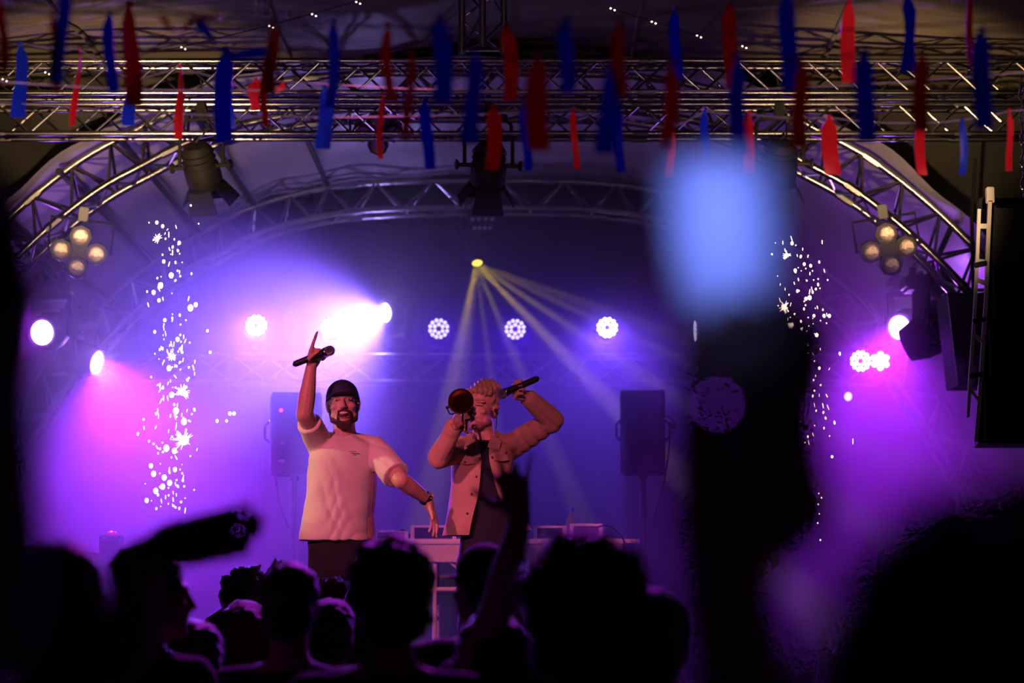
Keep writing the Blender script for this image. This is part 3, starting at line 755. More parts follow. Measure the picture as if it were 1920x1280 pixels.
MB().box((a.x, a.y, a.z), (span(14, YP), 0.05, span(30, YP)), bevel=0.004).build('fly_bracket', whitemetal, t)
MB().box((a.x + 0.22, YP + 0.15, a.z - 0.02), (0.5, 0.10, 0.06), bevel=0.006).build('fly_bar', blk, t)
for k in range(11):
    z = a.z + 0.03 + k * 0.062
    MB().tube([(a.x + 0.22 + 0.014 * math.cos(q * 0.785) * (1 if k % 2 else 0.2), YP + 0.15 + 0.014 * math.cos(q * 0.785) * (0.2 if k % 2 else 1), z + 0.036 * math.sin(q * 0.785)) for q in range(8)], 0.005, 6, True).build('chain_link', chrome, t)
# flat side-fill box behind the array
a, b2 = at(1776, 548, 15.0), at(1840, 722, 15.0)
t = thing('side_fill_speaker', 'dark tilted box loudspeaker behind the ladder rails at the right', 'loudspeaker', ((a.x + b2.x) / 2, 15.0, b2.z))
off = at(1796, 722, 15.0).x - a.x
mb = MB().loft([[Vector((a.x + off, 15.0, b2.z)), Vector((b2.x + 0.15, 15.05, b2.z)), Vector((b2.x + 0.15, 15.4, b2.z)), Vector((a.x + off, 15.4, b2.z))],
                [Vector((a.x, 15.0, a.z)), Vector((b2.x + 0.15, 15.05, a.z)), Vector((b2.x + 0.15, 15.4, a.z)), Vector((a.x, 15.4, a.z))]])
cab = mb.build('cabinet', blkplastic, t, False)
rod('edge_trim', (a.x + off, 14.995, b2.z), (a.x, 14.995, a.z), 0.004, alu_old, t)
MB().box((b2.x, 14.99, (a.z + b2.z) / 2), (0.3, 0.02, (a.z - b2.z) * 0.85)).build('grille', grille, cab, False)
MB().tube([(b2.x, 15.2, a.z), (b2.x, 15.2, a.z + 0.5), (b2.x + 0.05, 15.3, a.z + 0.9)], 0.012, 6).build('hanging_strap', blk, t)

# ---------------------------------------------------------------- sparks
spark_m = mat('burning_spark', (1, 0.9, 0.8), 0.5, emit=6.0, ecol=(1.0, 0.72, 0.58))
def spark_fountain(label, fn, big, bursts, n, Y0):
    b = MB()
    def drop(px, py, rw, rh, ang=0.0, Y=Y0):
        p = at(px, py, Y); w, h = span(rw, Y), span(rh, Y)
        R = Matrix.Rotation(ang, 3, 'Y')
        P = [(w, 0, 0), (0, w, 0), (-w, 0, 0), (0, -w, 0), (0, 0, h), (0, 0, -h)]
        Q = []
        b.ell(p, (w, w, h), R, 6, 5)
    for _ in range(n):
        px, py = fn()
        if random.random() < 0.35: drop(px, py, random.uniform(0.5, 0.9), random.uniform(2.5, 6), random.gauss(0, 0.25), Y0 + random.uniform(-0.3, 0.3))
        else:
            r = random.uniform(0.7, 2.0); drop(px, py, r, r * random.uniform(1, 1.9), random.gauss(0, 0.2), Y0 + random.uniform(-0.3, 0.3))
    for px, py, r in big: drop(px, py, r * 0.75, r * 0.95)
    for px, py, r in bursts:
        drop(px, py, r * 0.55, r * 0.55)
        for k in range(22):
            a = random.uniform(0, 6.283); l = r * random.uniform(0.7, 1.35)
            p0 = at(px, py, Y0); p1 = at(px + l * math.cos(a), py + l * math.sin(a), Y0 + random.uniform(-0.04, 0.04))
            b.cyl(p0, p1, span(1.0, Y0), span(0.25, Y0), 5)
    o = b.build('spark_fountain', spark_m); o['kind'] = 'stuff'
    return tag(o, label, 'sparks')
def fl():
    u = random.random()
    if u < 0.62: py = random.uniform(640, 965); cx, s = 325 - (py - 640) * 0.03, 26
    elif u < 0.9: py = random.uniform(460, 660); cx, s = 325, 26
    else: py = random.uniform(370, 480); cx, s = 312, 22
    return random.gauss(cx, s), py
spark_fountain('tall column of white-hot sparks at the left of the stage', fl,
    [(321, 516, 6), (301, 535, 6.5), (288, 548, 5), (357, 577, 7), (367, 571, 5), (309, 600, 4), (298, 563, 4), (336, 455, 4), (294, 417, 4), (305, 424, 4), (333, 636, 5), (307, 490, 4), (290, 622, 3.5),
     (317, 690, 6), (322, 740, 6), (330, 770, 7), (345, 790, 7), (312, 840, 7), (327, 845, 6), (283, 873, 5), (288, 888, 6), (308, 895, 6), (328, 880, 5), (292, 920, 6), (275, 938, 5), (305, 912, 6), (318, 905, 6), (389, 620, 3), (394, 660, 3), (431, 775, 4), (439, 775, 4), (407, 789, 3.5), (425, 789, 3)],
    [(345, 825, 17), (342, 735, 12), (295, 447, 8), (322, 668, 7)], 190, 12.6)
def fr():
    u = random.random()
    if u < 0.75: py = random.uniform(520, 830); cx = 1500 + (py - 520) * 0.13; s = 26
    else: py = random.uniform(440, 560); cx, s = 1500, 26
    return random.gauss(cx, s), py
spark_fountain('thin column of golden sparks at the right beside the dark raised arm', fr,
    [(1485, 456, 4), (1508, 495, 3.5), (1520, 498, 3.5), (1491, 507, 4), (1518, 558, 5), (1511, 560, 4), (1545, 592, 4), (1555, 592, 4), (1526, 592, 3.5), (1531, 628, 4.5), (1498, 662, 4), (1470, 640, 4), (1536, 690, 3.5), (1560, 856, 3), (1535, 925, 1.8), (1540, 933, 2), (1534, 945, 2), (1536, 963, 1.6), (1533, 980, 1.8), (1538, 1012, 1.8)],
    [(1470, 576, 10), (1483, 630, 7), (1483, 610, 6), (1475, 478, 7)], 105, 12.6)
# one yellow lamp glinting low at the right
q = at(1590, 743, YR - 0.1)
t = thing('pixel_lamp', 'tiny yellow lamp glowing below the pair of round lamps', 'stage lamp', q)
MB().ell(q, (0.03, 0.03, 0.034)).build('bulb_or_glint', led_yel, t)
MB().lathe([(0.0, 0.034), (0.05, 0.03), (0.07, 0.012)], q, (0, 1, 0.3), 12).build('housing', blk, t)
MB().cyl(q + Vector((0, 0.06, 0.01)), q + Vector((0, 0.06, 0.13)), 0.008).build('hanger', blk, t)

# ---------------------------------------------------------------- eyelets along the roof edge, their glints painted as glow
tiny = mat('eyelet_glint_glow', (1, 0.9, 0.75), 0.3, emit=5.0, ecol=(1.0, 0.80, 0.52))  # emission stands in for the glint of metal eyelets
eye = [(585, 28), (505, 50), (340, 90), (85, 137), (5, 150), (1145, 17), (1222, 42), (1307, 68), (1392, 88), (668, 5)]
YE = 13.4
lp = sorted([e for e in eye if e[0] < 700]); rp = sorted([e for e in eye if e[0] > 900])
for pts, lab in ((lp, 'wire of tiny paired eyelet glints, painted as glow, sloping up at the left'), (rp, 'wire of tiny paired eyelet glints, painted as glow, sloping down at the right')):
    t = thing('eyelet_string', lab, 'string lights', at(*pts[0], YE))  # roof eyelets with glints painted as glow, not string lights
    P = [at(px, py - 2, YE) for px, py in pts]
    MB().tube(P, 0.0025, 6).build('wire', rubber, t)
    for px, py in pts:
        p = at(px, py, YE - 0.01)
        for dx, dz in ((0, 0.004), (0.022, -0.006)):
            MB().ell(p + Vector((dx, 0, dz)), (0.0055, 0.005, 0.005), None, 8, 6).build('bulb_or_glint', tiny, t)

# ---------------------------------------------------------------- ribbons
def satin(name, col, tr):
    m = bpy.data.materials.new(name); m.use_nodes = True; nt = m.node_tree; p = nt.nodes['Principled BSDF']
    p.inputs['Base Color'].default_value = (*col, 1); p.inputs['Roughness'].default_value = 0.45; p.inputs['Sheen Weight'].default_value = 0.2
    tn = nt.nodes.new('ShaderNodeBsdfTranslucent'); tn.inputs[0].default_value = (*col, 1)
    n = nt.nodes.new('ShaderNodeTexNoise'); n.inputs['Scale'].default_value = 60; tc = nt.nodes.new('ShaderNodeTexCoord')
    bp = nt.nodes.new('ShaderNodeBump'); bp.inputs['Strength'].default_value = 0.12
    nt.links.new(tc.outputs['Object'], n.inputs['Vector']); nt.links.new(n.outputs['Fac'], bp.inputs['Height']); nt.links.new(bp.outputs[0], p.inputs['Normal'])
    mx = nt.nodes.new('ShaderNodeMixShader'); mx.inputs[0].default_value = tr
    nt.links.new(p.outputs[0], mx.inputs[1]); nt.links.new(tn.outputs[0], mx.inputs[2])
    nt.links.new(mx.outputs[0], nt.nodes['Material Output'].inputs['Surface'])
    return m
red_satin = satin('red_satin', (0.85, 0.012, 0.03), 0.3); blue_satin = satin('blue_satin', (0.008, 0.05, 0.75), 0.3)
RIB = [  # x, y top, y bottom, width, colour, depth, twist
 (2, -10, 130, 18, 'r', 5.6, 0), (37, 82, 222, 27, 'b', 8.6, 0.6), (100, 25, 168, 18, 'r', 5.2, 0), (117, -30, 160, 27, 'b', 5.0, 0), (148, 92, 238, 13, 'r', 8.8, 1.2),
 (208, 25, 170, 21, 'b', 6.2, 0), (244, 8, 195, 34, 'r', 6.6, 0.5), (248, 150, 238, 23, 'b', 8.2, 0), (336, 125, 262, 17, 'r', 8.8, 0.9), (424, 92, 268, 34, 'b', 7.2, 0.4),
 (433, 150, 240, 16, 'b', 8.4, 0.4), (480, 150, 206, 26, 'r', 8.6, 1.0), (510, 45, 180, 25, 'r', 5.4, 0), (498, 120, 240, 13, 'r', 7.0, 0), (626, 40, 200, 21, 'b', 6.2, 0.3), (608, 165, 281, 29, 'b', 7.6, 0.2),
 (728, 48, 190, 19, 'r', 5.4, 0), (716, 178, 300, 10, 'r', 8.0, 0.3), (766, 90, 262, 16, 'r', 4.8, 0), (826, 35, 190, 36, 'b', 5.0, 0), (800, 188, 315, 22, 'b', 7.0, 0),
 (885, 95, 272, 30, 'b', 5.0, 0), (952, 50, 186, 29, 'r', 6.0, 0), (926, 200, 318, 29, 'r', 7.2, 0), (1006, 108, 286, 41, 'r', 4.8, 0), (984, 196, 318, 17, 'b', 7.2, 0),
 (1063, 40, 172, 28, 'b', 5.0, 0), (1077, 205, 316, 13, 'r', 8.2, 0.2), (1142, 128, 290, 36, 'b', 5.0, 0), (1162, 203, 323, 17, 'b', 7.2, 0), (1163, 38, 182, 24, 'r', 5.2, 0),
 (1266, 18, 150, 21, 'b', 7.8, 0.4), (1257, 118, 282, 28, 'r', 5.0, 0), (1258, 240, 331, 16, 'r', 8.2, 0.2), (1368, 8, 165, 29, 'r', 7.0, 0.6), (1380, 108, 292, 32, 'b', 5.0, 0),
 (1322, 208, 292, 15, 'b', 8.2, 0.2), (1405, 214, 322, 21, 'r', 8.6, 0.3), (1478, -12, 170, 33, 'b', 5.6, 0.2), (1500, 113, 282, 31, 'r', 5.0, 0), (1592, -4, 157, 27, 'r', 7.8, 0.7),
 (1624, 98, 263, 36, 'b', 5.0, 0), (1555, 220, 328, 29, 'r', 8.6, 0.2), (1702, -8, 136, 36, 'b', 7.2, 0.8), (1726, 98, 252, 31, 'r', 5.0, 0), (1725, 230, 330, 19, 'r', 8.2, 0), (1818, -20, 127, 13, 'r', 7.2, 0),
 (1842, 58, 242, 36, 'b', 4.8, 0), (1805, 224, 326, 14, 'b', 8.2, 0), (1892, 208, 321, 13, 'r', 8.2, 0.2)]
def ribbon_mesh(px, y0, y1, wpx, Y, tw, seed):
    rr = random.Random(seed)
    a, z = at(px, y0, Y), at(px, y1, Y)
    L = a.z - z.z; w = span(wpx, Y) / 2; th = 0.0012
    N = 18; ph = rr.uniform(0, 6); lean = rr.uniform(-0.02, 0.02) * L / 0.15
    rings = []
    for i in range(N + 1):
        t = i / N
        ww = w * (min(1.0, 0.22 + t / 0.22) if t < 0.22 else 1.0) * (1 - 0.05 * math.sin(3 * t + ph))
        ang = tw * math.sin(t * 2.6 + ph) + 0.25 * math.sin(ph)
        ca, sa = math.cos(ang), math.sin(ang)
        c = Vector((a.x + lean * t * 0.3 + 0.006 * math.sin(t * 4 + ph), Y + 0.02 * math.sin(t * 3 + ph) * (0.3 + t), a.z - L * t))
        curl = 0.12 * ww * math.sin(t * 5 + ph)
        row = []
        for s in (-1, -0.5, 0, 0.5, 1):
            bend = curl * (1 - s * s) + 0.3 * w * (1 - min(1, t / 0.25)) * (abs(s) - 0.5)
            row.append((c + Vector((ww * s * ca - bend * sa, ww * s * sa + bend * ca, 0)), Vector((-sa, ca, 0))))
        skew = rr.uniform(-0.1, 0.1) * w if i == N else 0
        rings.append([p - nn * th + Vector((0, 0, skew * (k - 2) / 2)) for k, (p, nn) in enumerate(row)] + [p + nn * th for p, nn in row[::-1]])
    return MB().loft(rings), a
ORD = ['first', 'second', 'third', 'fourth', 'fifth', 'sixth', 'seventh', 'eighth', 'ninth', 'tenth', 'eleventh', 'twelfth', '13th', '14th', '15th', '16th', '17th', '18th', '19th', '20th', '21st', '22nd', '23rd', '24th', '25th', '26th', '27th', '28th']
cnt = {'r': 0, 'b': 0}
ROWS = {}
def row_of(Y): return 5.0 if Y < 5.3 else 5.5 if Y < 6.0 else 6.4 if Y < 6.8 else 7.2 if Y < 7.5 else 7.8 if Y < 8.05 else 8.5
for k, (px, y0, y1, w, c, Y, tw) in enumerate(sorted(RIB)):
    Y = row_of(Y)
    mb, a = ribbon_mesh(px, y0, y1, w, Y, tw, k)
    nm = 'red' if c == 'r' else 'blue'
    kind = ('slim' if w < 18 else 'wide' if w > 30 else 'medium') + (' twisted' if tw > 0.5 else ' straight')
    zone = 'short one lower down' if (y0 > 140) else ('reaching up to the picture top' if y0 < 12 else 'mid-height one')
    t = thing('ribbon', '%s %s ribbon, %s, %s %s one from the left' % (kind, nm, zone, ORD[cnt[c]], nm), 'ribbon', a, 'red and blue ribbons hanging under the roof')
    cnt[c] += 1
    mb.build('strip', red_satin if c == 'r' else blue_satin, t)
    MB().ell(a + Vector((0, 0, 0.003)), (span(w, Y) * 0.14 + 0.003, 0.008, 0.009), None, 10, 6).build('knot', red_satin if c == 'r' else blue_satin, t)
    ROWS.setdefault((Y, 1 if (Y == 8.5 and y0 > 190) else 0), []).append(a)
# two tangled loops near the top left
def loopy(name, lab, pts, wpx, Y, m):
    P = crom([at(px, py, Y + dy) for px, py, dy in pts], 6); w = span(wpx, Y) / 2
    rings = []
    for i, p in enumerate(P):
        d = (P[min(i + 1, len(P) - 1)] - P[max(i - 1, 0)]).normalized(); n = Vector((0, 1, 0)); s = d.cross(n).normalized(); ang = i * 0.12
        s2 = s * math.cos(ang) + n * math.sin(ang); n2 = d.cross(s2).normalized() * 0.0012
        rings.append([p - s2 * w - n2, p + s2 * w - n2, p + s2 * w + n2, p - s2 * w + n2])
    t = thing('ribbon', lab, 'ribbon', P[0], 'red and blue ribbons hanging under the roof')
    MB().loft(rings).build('strip', m, t)
    ROWS.setdefault((Y, 0), []).append(P[0])
loopy('ribbon', 'red ribbon caught in a sagging loop above the left lamp', [(302, 28, 0), (318, 52, 0.02), (336, 60, 0), (352, 48, -0.02), (364, 36, 0), (385, 34, 0.02), (412, 30, 0)], 11, 5.5, red_satin)
loopy('ribbon', 'blue ribbon twisted sideways into a knot above the left lamp', [(372, 40, 0), (388, 62, 0.03), (406, 86, 0), (432, 104, -0.03), (470, 100, 0), (505, 98, 0.02)], 22, 5.5, blue_satin)
loopy('ribbon', 'small red ribbon end flapping right of the twisted knot', [(466, 178, 0), (474, 160, 0.02), (486, 152, 0), (500, 160, 0), (520, 168, 0.02), (534, 158, 0)], 12, 8.5, red_satin)
# cords the ribbons are tied to: one for each row and height band
cordm = mat('lilac_cord', (0.35, 0.25, 0.5), 0.7, noise=0.1)
for key, lab in (((5.0, 0), 'nearest, most blurred ribbon string across the top'), ((5.5, 0), 'second blurred ribbon string from the front, tied to the knotted blue ribbon'), ((6.4, 0), 'ribbon string midway, holding the wide pinkish ribbon at the left'),
                 ((7.2, 0), 'ribbon string above the middle lamp, in the third row of depth'), ((7.8, 0), 'short-ribbon string in front of the farthest one, right half bright red ribbon'),
                 ((8.5, 0), 'lilac string sloping down from the left edge past the left lamp'), ((8.5, 1), 'lowest far ribbon string, just under the long trusses')):
    pts = sorted(ROWS.get(key, []), key=lambda v: v.x)
    if not pts: continue
    xw = key[0] * 960 / F + 0.5
    pts = [Vector((-xw, key[0], pts[0].z + 0.08))] + pts + [Vector((xw, key[0], pts[-1].z + 0.08))]
    P = [pts[0]]
    for a_, b_ in zip(pts[:-1], pts[1:]):
        L_ = (b_ - a_).length
        for q in range(1, 7):
            t_ = q / 6; P.append(a_.lerp(b_, t_) - Vector((0, 0, 0.05 * L_ * 4 * t_ * (1 - t_) * 0.5)))
    tag(MB().tube(P, 0.0022, 6).build('party_string', cordm), lab, 'string', 'strings the ribbons hang from')

# ---------------------------------------------------------------- people: continuous bodies grown from limbs
def remesh(mb, voxel, smooth_it=4, org=Vector((0, 0, 0)), disp=None):
    me = bpy.data.meshes.new('tmp'); me.from_pydata([tuple(p - org) for p in mb.v], [], mb.f); me.update()
    bm = bmesh.new(); bm.from_mesh(me); bmesh.ops.recalc_face_normals(bm, faces=bm.faces); bm.to_mesh(me); bm.free()
    o = bpy.data.objects.new('tmp', me); COL.objects.link(o)
    r = o.modifiers.new('r', 'REMESH'); r.mode = 'VOXEL'; r.voxel_size = voxel; r.adaptivity = 0.0
    if smooth_it:
        s = o.modifiers.new('s', 'SMOOTH'); s.factor = 0.5; s.iterations = smooth_it
    dg = bpy.context.evaluated_depsgraph_get(); ev = o.evaluated_get(dg)
    out = bpy.data.meshes.new_from_object(ev)
    bpy.data.objects.remove(o); bpy.data.meshes.remove(me)
    if disp is not None:
        n = len(out.vertices); co = np.empty(n * 3); out.vertices.foreach_get('co', co); co = co.reshape(-1, 3)
        no = np.empty(n * 3); out.vertices.foreach_get('normal', no); no = no.reshape(-1, 3)
        co = co + no * disp(co + np.array(org), no)[:, None]
        out.vertices.foreach_set('co', co.ravel()); out.update()
    out.polygons.foreach_set('use_smooth', [True] * len(out.polygons))
    return out
def grow(name, mb, voxel, m, parent, it=4, disp=None):
    org = Vector(parent['org'])
    me = remesh(mb, voxel, it, org, disp); me.name = name; me.materials.clear(); me.materials.append(m)
    return link_mesh(name, me, m, parent)
def wav(co, f, seed=0.0):
    return np.sin(co[:, 0] * f + 1.3 * np.sin(co[:, 2] * f * 0.7 + seed) + seed) * np.sin(co[:, 2] * f * 0.9 + 1.7 * np.sin(co[:, 0] * f * 0.6 + seed * 2) + co[:, 1] * f * 0.5)
def folds(amp, f, seed=0.0, dirv=(0.7, 0.2, 0.7)):
    d = np.array(dirv)
    def fn(co, no):
        s = co @ d
        w = np.sin(s * f + 2.0 * np.sin(co[:, 0] * 9 + seed) + 1.5 * np.sin(co[:, 2] * 7 + seed * 3))
        return amp * (np.abs(w) - 0.5) * (0.5 + 0.5 * wav(co, 9.0, seed)) + amp * 0.5 * wav(co, 22.0, seed + 1)
    return fn

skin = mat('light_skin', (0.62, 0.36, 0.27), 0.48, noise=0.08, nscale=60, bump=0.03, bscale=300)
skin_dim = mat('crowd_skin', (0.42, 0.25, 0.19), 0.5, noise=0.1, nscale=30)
hair_dark = mat('dark_brown_hair', (0.02, 0.012, 0.009), 0.42, noise=0.5, nscale=120, bump=0.5, bscale=150, sheen=0.3)
hair_black = mat('black_hair', (0.008, 0.006, 0.006), 0.4, noise=0.5, nscale=120, bump=0.5, bscale=150, sheen=0.2)
hair_red_or_red_lit = mat('reddish_hair', (0.16, 0.03, 0.015), 0.45, noise=0.4, nscale=120, bump=0.5, bscale=150, sheen=0.4)
hair_blond = mat('blond_hair', (0.50, 0.33, 0.16), 0.45, noise=0.4, nscale=90, bump=0.5, bscale=130, sheen=0.2)
beard_m = mat('short_dark_beard', (0.07, 0.035, 0.025), 0.6, noise=0.5, nscale=200, bump=0.4, bscale=260)
tee_m = mat('cream_cotton', (0.80, 0.70, 0.60), 0.85, noise=0.04, nscale=300, bump=0.05, bscale=500, sheen=0.15)
navy_m = mat('navy_cotton', (0.012, 0.012, 0.03), 0.85, noise=0.2, nscale=200, sheen=0.1)
jean_m = mat('black_denim', (0.012, 0.012, 0.02), 0.85, noise=0.3, nscale=250, sheen=0.1)
jack_m = mat('tan_twill', (0.52, 0.34, 0.22), 0.8, noise=0.07, nscale=220, bump=0.05, bscale=400, sheen=0.15)
cap_m = mat('dark_cap_cotton', (0.025, 0.025, 0.06), 0.8, noise=0.2, nscale=200)
teeth_m = mat('teeth', (0.85, 0.80, 0.74), 0.3, noise=0.02)
mouth_m = mat('mouth_inside', (0.05, 0.008, 0.01), 0.5, noise=0.1)
lip_m = mat('lips', (0.50, 0.16, 0.15), 0.4, noise=0.05)
eye_m = mat('eye_white', (0.75, 0.72, 0.70), 0.2, noise=0.02); iris_m = mat('iris', (0.03, 0.02, 0.02), 0.15, noise=0.02)
shoe_m = mat('shoe_leather', (0.05, 0.05, 0.05), 0.5, noise=0.2)

def head_prims(mb, c, R, s=1.0, jaw_open=0.0, face=True):
    T = lambda x, y, z: Vector(c) + R @ (Vector((x, y, z)) * s)
    E = lambda p, r: mb.ell(T(*p), tuple(q * s for q in r), R, 18, 12)
    C = lambda a, b, r0, r1: mb.cap(T(*a), T(*b), r0 * s, r1 * s)
    E((0, 0.018, 0.035), (0.074, 0.094, 0.084))
    E((0, -0.028, -0.03), (0.063, 0.062, 0.08))
    j = jaw_open
    E((0, -0.04, -0.085 - j * 0.5), (0.050, 0.048, 0.036))
    if face:
        E((0, -0.076, -0.105 - j), (0.022, 0.017, 0.015))
        C((0, -0.088, 0.008), (0, -0.106, -0.032), 0.0075, 0.0125)
        for q in (-1, 1):
            E((q * 0.0115, -0.098, -0.036), (0.008, 0.010, 0.007))
            E((q * 0.041, -0.064, -0.026), (0.023, 0.021, 0.018))
            C((q * 0.012, -0.086, 0.024), (q * 0.050, -0.070, 0.022), 0.0095, 0.0085)
            E((q * 0.052, -0.02, -0.065 - j * 0.4), (0.017, 0.036, 0.026))
        E((0, -0.082, -0.058), (0.024, 0.013, 0.012))
        E((0, -0.080, -0.083 - j), (0.020, 0.012, 0.008))
    for q in (-1, 1):
        E((q * 0.077, 0.012, -0.008), (0.009, 0.019, 0.031))
        E((q * 0.083, 0.018, 0.006), (0.006, 0.013, 0.018))
    return T
def hand_prims(mb, wrist, d, side, curls, thumb=0.5, spread=0.10, s=1.0, thumb_side=1, palm_n=None):
    # d: along the hand, side: across the knuckles towards the thumb; curl bends towards n
    d = Vector(d).normalized(); side = Vector(side); side = (side - d * side.dot(d)).normalized(); n = d.cross(side) if palm_n is None else Vector(palm_n)
    n = (n - d * n.dot(d)); n = (n - side * n.dot(side)).normalized()
    w = Vector(wrist)
    mb.cap(w - d * 0.01 * s, w + d * 0.035 * s, 0.026 * s, 0.026 * s)
    knuck = []
    for k in range(4):
        off = (0.032 - 0.0213 * k) * s
        kp = w + d * (0.092 - 0.004 * abs(k - 1)) * s + side * off
        mb.cap(w + d * 0.022 * s + side * off * 0.6, kp, 0.0145 * s, 0.0115 * s)
        knuck.append((kp, off))
    mb.ell(w + d * 0.055 * s + n * 0.004 * s, (0.034 * s, 0.034 * s, 0.018 * s), Matrix((side, d, n)).transposed(), 14, 10)
    Ls = [(0.044, 0.027, 0.022), (0.049, 0.031, 0.023), (0.046, 0.029, 0.022), (0.036, 0.022, 0.020)]
    tips = []
    for k, (kp, off) in enumerate(knuck):
        c = curls[k]; p = kp
        dd = (d + side * (off / (0.032 * s)) * spread).normalized()
        ang = 0.0
        for q, L in enumerate(Ls[k]):
            ang += c * (1.15, 1.3, 0.9)[q]
            v = dd * math.cos(ang) + n * math.sin(ang)
            p2 = p + v * L * s
            mb.cap(p, p2, (0.0098 - 0.0008 * q) * s, (0.0092 - 0.0010 * q) * s, 10); p = p2
        tips.append(p)
    tb = w + d * 0.028 * s + side * 0.026 * s + n * 0.006 * s
    t1 = tb + (d * 0.5 + side * (0.8 - thumb * 0.5) + n * (0.2 + thumb * 0.5)).normalized() * 0.042 * s
    t2 = t1 + (d * 0.75 + side * (0.5 - thumb * 0.9) + n * (0.1 + thumb * 0.6)).normalized() * 0.033 * s
    t3 = t2 + (d * 0.85 + side * (0.3 - thumb * 1.0) + n * (0.1 + thumb * 0.6)).normalized() * 0.026 * s
    mb.cap(tb, t1, 0.015 * s, 0.0125 * s); mb.cap(t1, t2, 0.0115 * s, 0.0105 * s); mb.cap(t2, t3, 0.0105 * s, 0.0085 * s)
    return tips
def ering(c, hx, hy, n=28, p=2.3, x_off=None):
    out = []
    for k in range(n):
        a = 2 * math.pi * k / n
        ca, sa = math.cos(a), math.sin(a)
        out.append(Vector((c[0] + hx * math.copysign(abs(ca) ** (2 / p), ca), c[1] + hy * math.copysign(abs(sa) ** (2 / p), sa), c[2])))
    return out
def microphone(label, tail, headp, parent=None):
    tail, headp = Vector(tail), Vector(headp); d = (headp - tail).normalized(); L = (headp - tail).length
    t = thing('microphone', label, 'microphone', tail, 'hand-held microphones')
    MB().lathe([(0, 0.010), (0.004, 0.015), (0.02, 0.0155), (L * 0.5, 0.0165), (L - 0.055, 0.0185), (L - 0.045, 0.0205)], tail, d, 20).build('handle', mat('matt_black_mic', (0.02, 0.02, 0.024), 0.4, 0.3, noise=0.1), t)
    MB().lathe([(L - 0.05, 0.0215), (L - 0.044, 0.0245), (L - 0.036, 0.0245), (L - 0.033, 0.022)], tail, d, 20).build('collar_ring', chrome, t)
    MB().ell(headp - d * 0.018, (0.0255, 0.0255, 0.027), d.to_track_quat('Z', 'Y').to_matrix(), 20, 14).build('grille_ball', mat('mic_mesh', (0.30, 0.30, 0.32), 0.35, 0.8, noise=0.6, nscale=400, bump=0.6, bscale=500), t)
    MB().box(tail + d * L * 0.45 - Vector((0, 0.017, 0)), (0.02, 0.004, 0.009)).build('switch', greyplastic, t)
    MB().lathe([(-0.004, 0.008), (0.006, 0.0155), (0.012, 0.0158)], tail, d, 16).build('tail_cap', chrome, t)
    return t

# ---------------------------------------------------------------- performer in cap and cream T-shirt
Y1 = 12.0
h1 = at(643, 757, Y1)
P1 = thing('person', 'laughing bearded performer in cap and cream T-shirt raising a microphone', 'person', (h1.x, Y1, 1.0))
R1 = Matrix.Rotation(math.radians(-4), 3, 'Y') @ Matrix.Rotation(math.radians(4), 3, 'Z') @ Matrix.Rotation(math.radians(-7), 3, 'X')
b = MB()
T1 = head_prims(b, h1, R1, 1.0, 0.012)
nb = at(647, 826, Y1 + 0.03)
b.cap(T1(0, 0.03, -0.06), nb, 0.054, 0.060)
shR, shL = at(601, 836, Y1 + 0.03), at(700, 842, Y1 + 0.03)
elR, wrR = at(571, 776, Y1 - 0.20), at(583, 690, Y1 - 0.22)
elL, wrL = at(752, 900, Y1 - 0.16), at(801, 936, Y1 - 0.02)
b.cap(nb, shR, 0.058, 0.052); b.cap(nb, shL, 0.058, 0.052)
b.cap(shR, elR, 0.053, 0.043); b.cap(elR, elR.lerp(wrR, 0.35), 0.042, 0.043); b.cap(elR.lerp(wrR, 0.35), wrR, 0.043, 0.028)
b.cap(shL, elL, 0.053, 0.043); b.cap(elL, elL.lerp(wrL, 0.35), 0.042, 0.042); b.cap(elL.lerp(wrL, 0.35), wrL, 0.042, 0.027)
hip = at(640, 1045, Y1 + 0.03); chest = at(647, 870, Y1 + 0.03)
b.loft([ering(at(646, y, Y1 + 0.03), hx, hy) for y, hx, hy in ((1070, 0.15, 0.105), (1030, 0.165, 0.115), (960, 0.150, 0.11), (900, 0.165, 0.12), (850, 0.155, 0.11), (832, 0.09, 0.07))])
feet = []
for px0, px1 in ((612, 596), (668, 690)):
    hp = at(px0, 1060, Y1 + 0.03); kn = at(px0 * 0.5 + px1 * 0.5, 1215, Y1 - 0.02); an = Vector((at(px1, 1300, Y1).x, Y1 + 0.06, 1.09))
    b.cap(hp, kn, 0.085, 0.058); b.cap(kn, an, 0.056, 0.04); b.cap(an, an + Vector((0, -0.14, -0.045)), 0.042, 0.033); feet.append((hp, kn, an))
# raised right hand: index finger up, the rest closed round the microphone
hand_prims(b, wrR, at(596, 652, Y1 - 0.24) - wrR, (-0.75, -0.55, 0.15), (0.05, 1.15, 1.2, 1.2), 0.75, 0.06, 1.0, palm_n=(0.45, -0.85, 0.1))
# lowered left hand with hanging fingers
hand_prims(b, wrL, at(814, 972, Y1 - 0.02) - wrL, (0.3, -0.95, 0.1), (0.15, 0.12, 0.16, 0.22), 0.15, 0.16, 1.0, palm_n=(-0.9, -0.3, 0))
body = grow('body', b, 0.0048, skin, P1, 3)
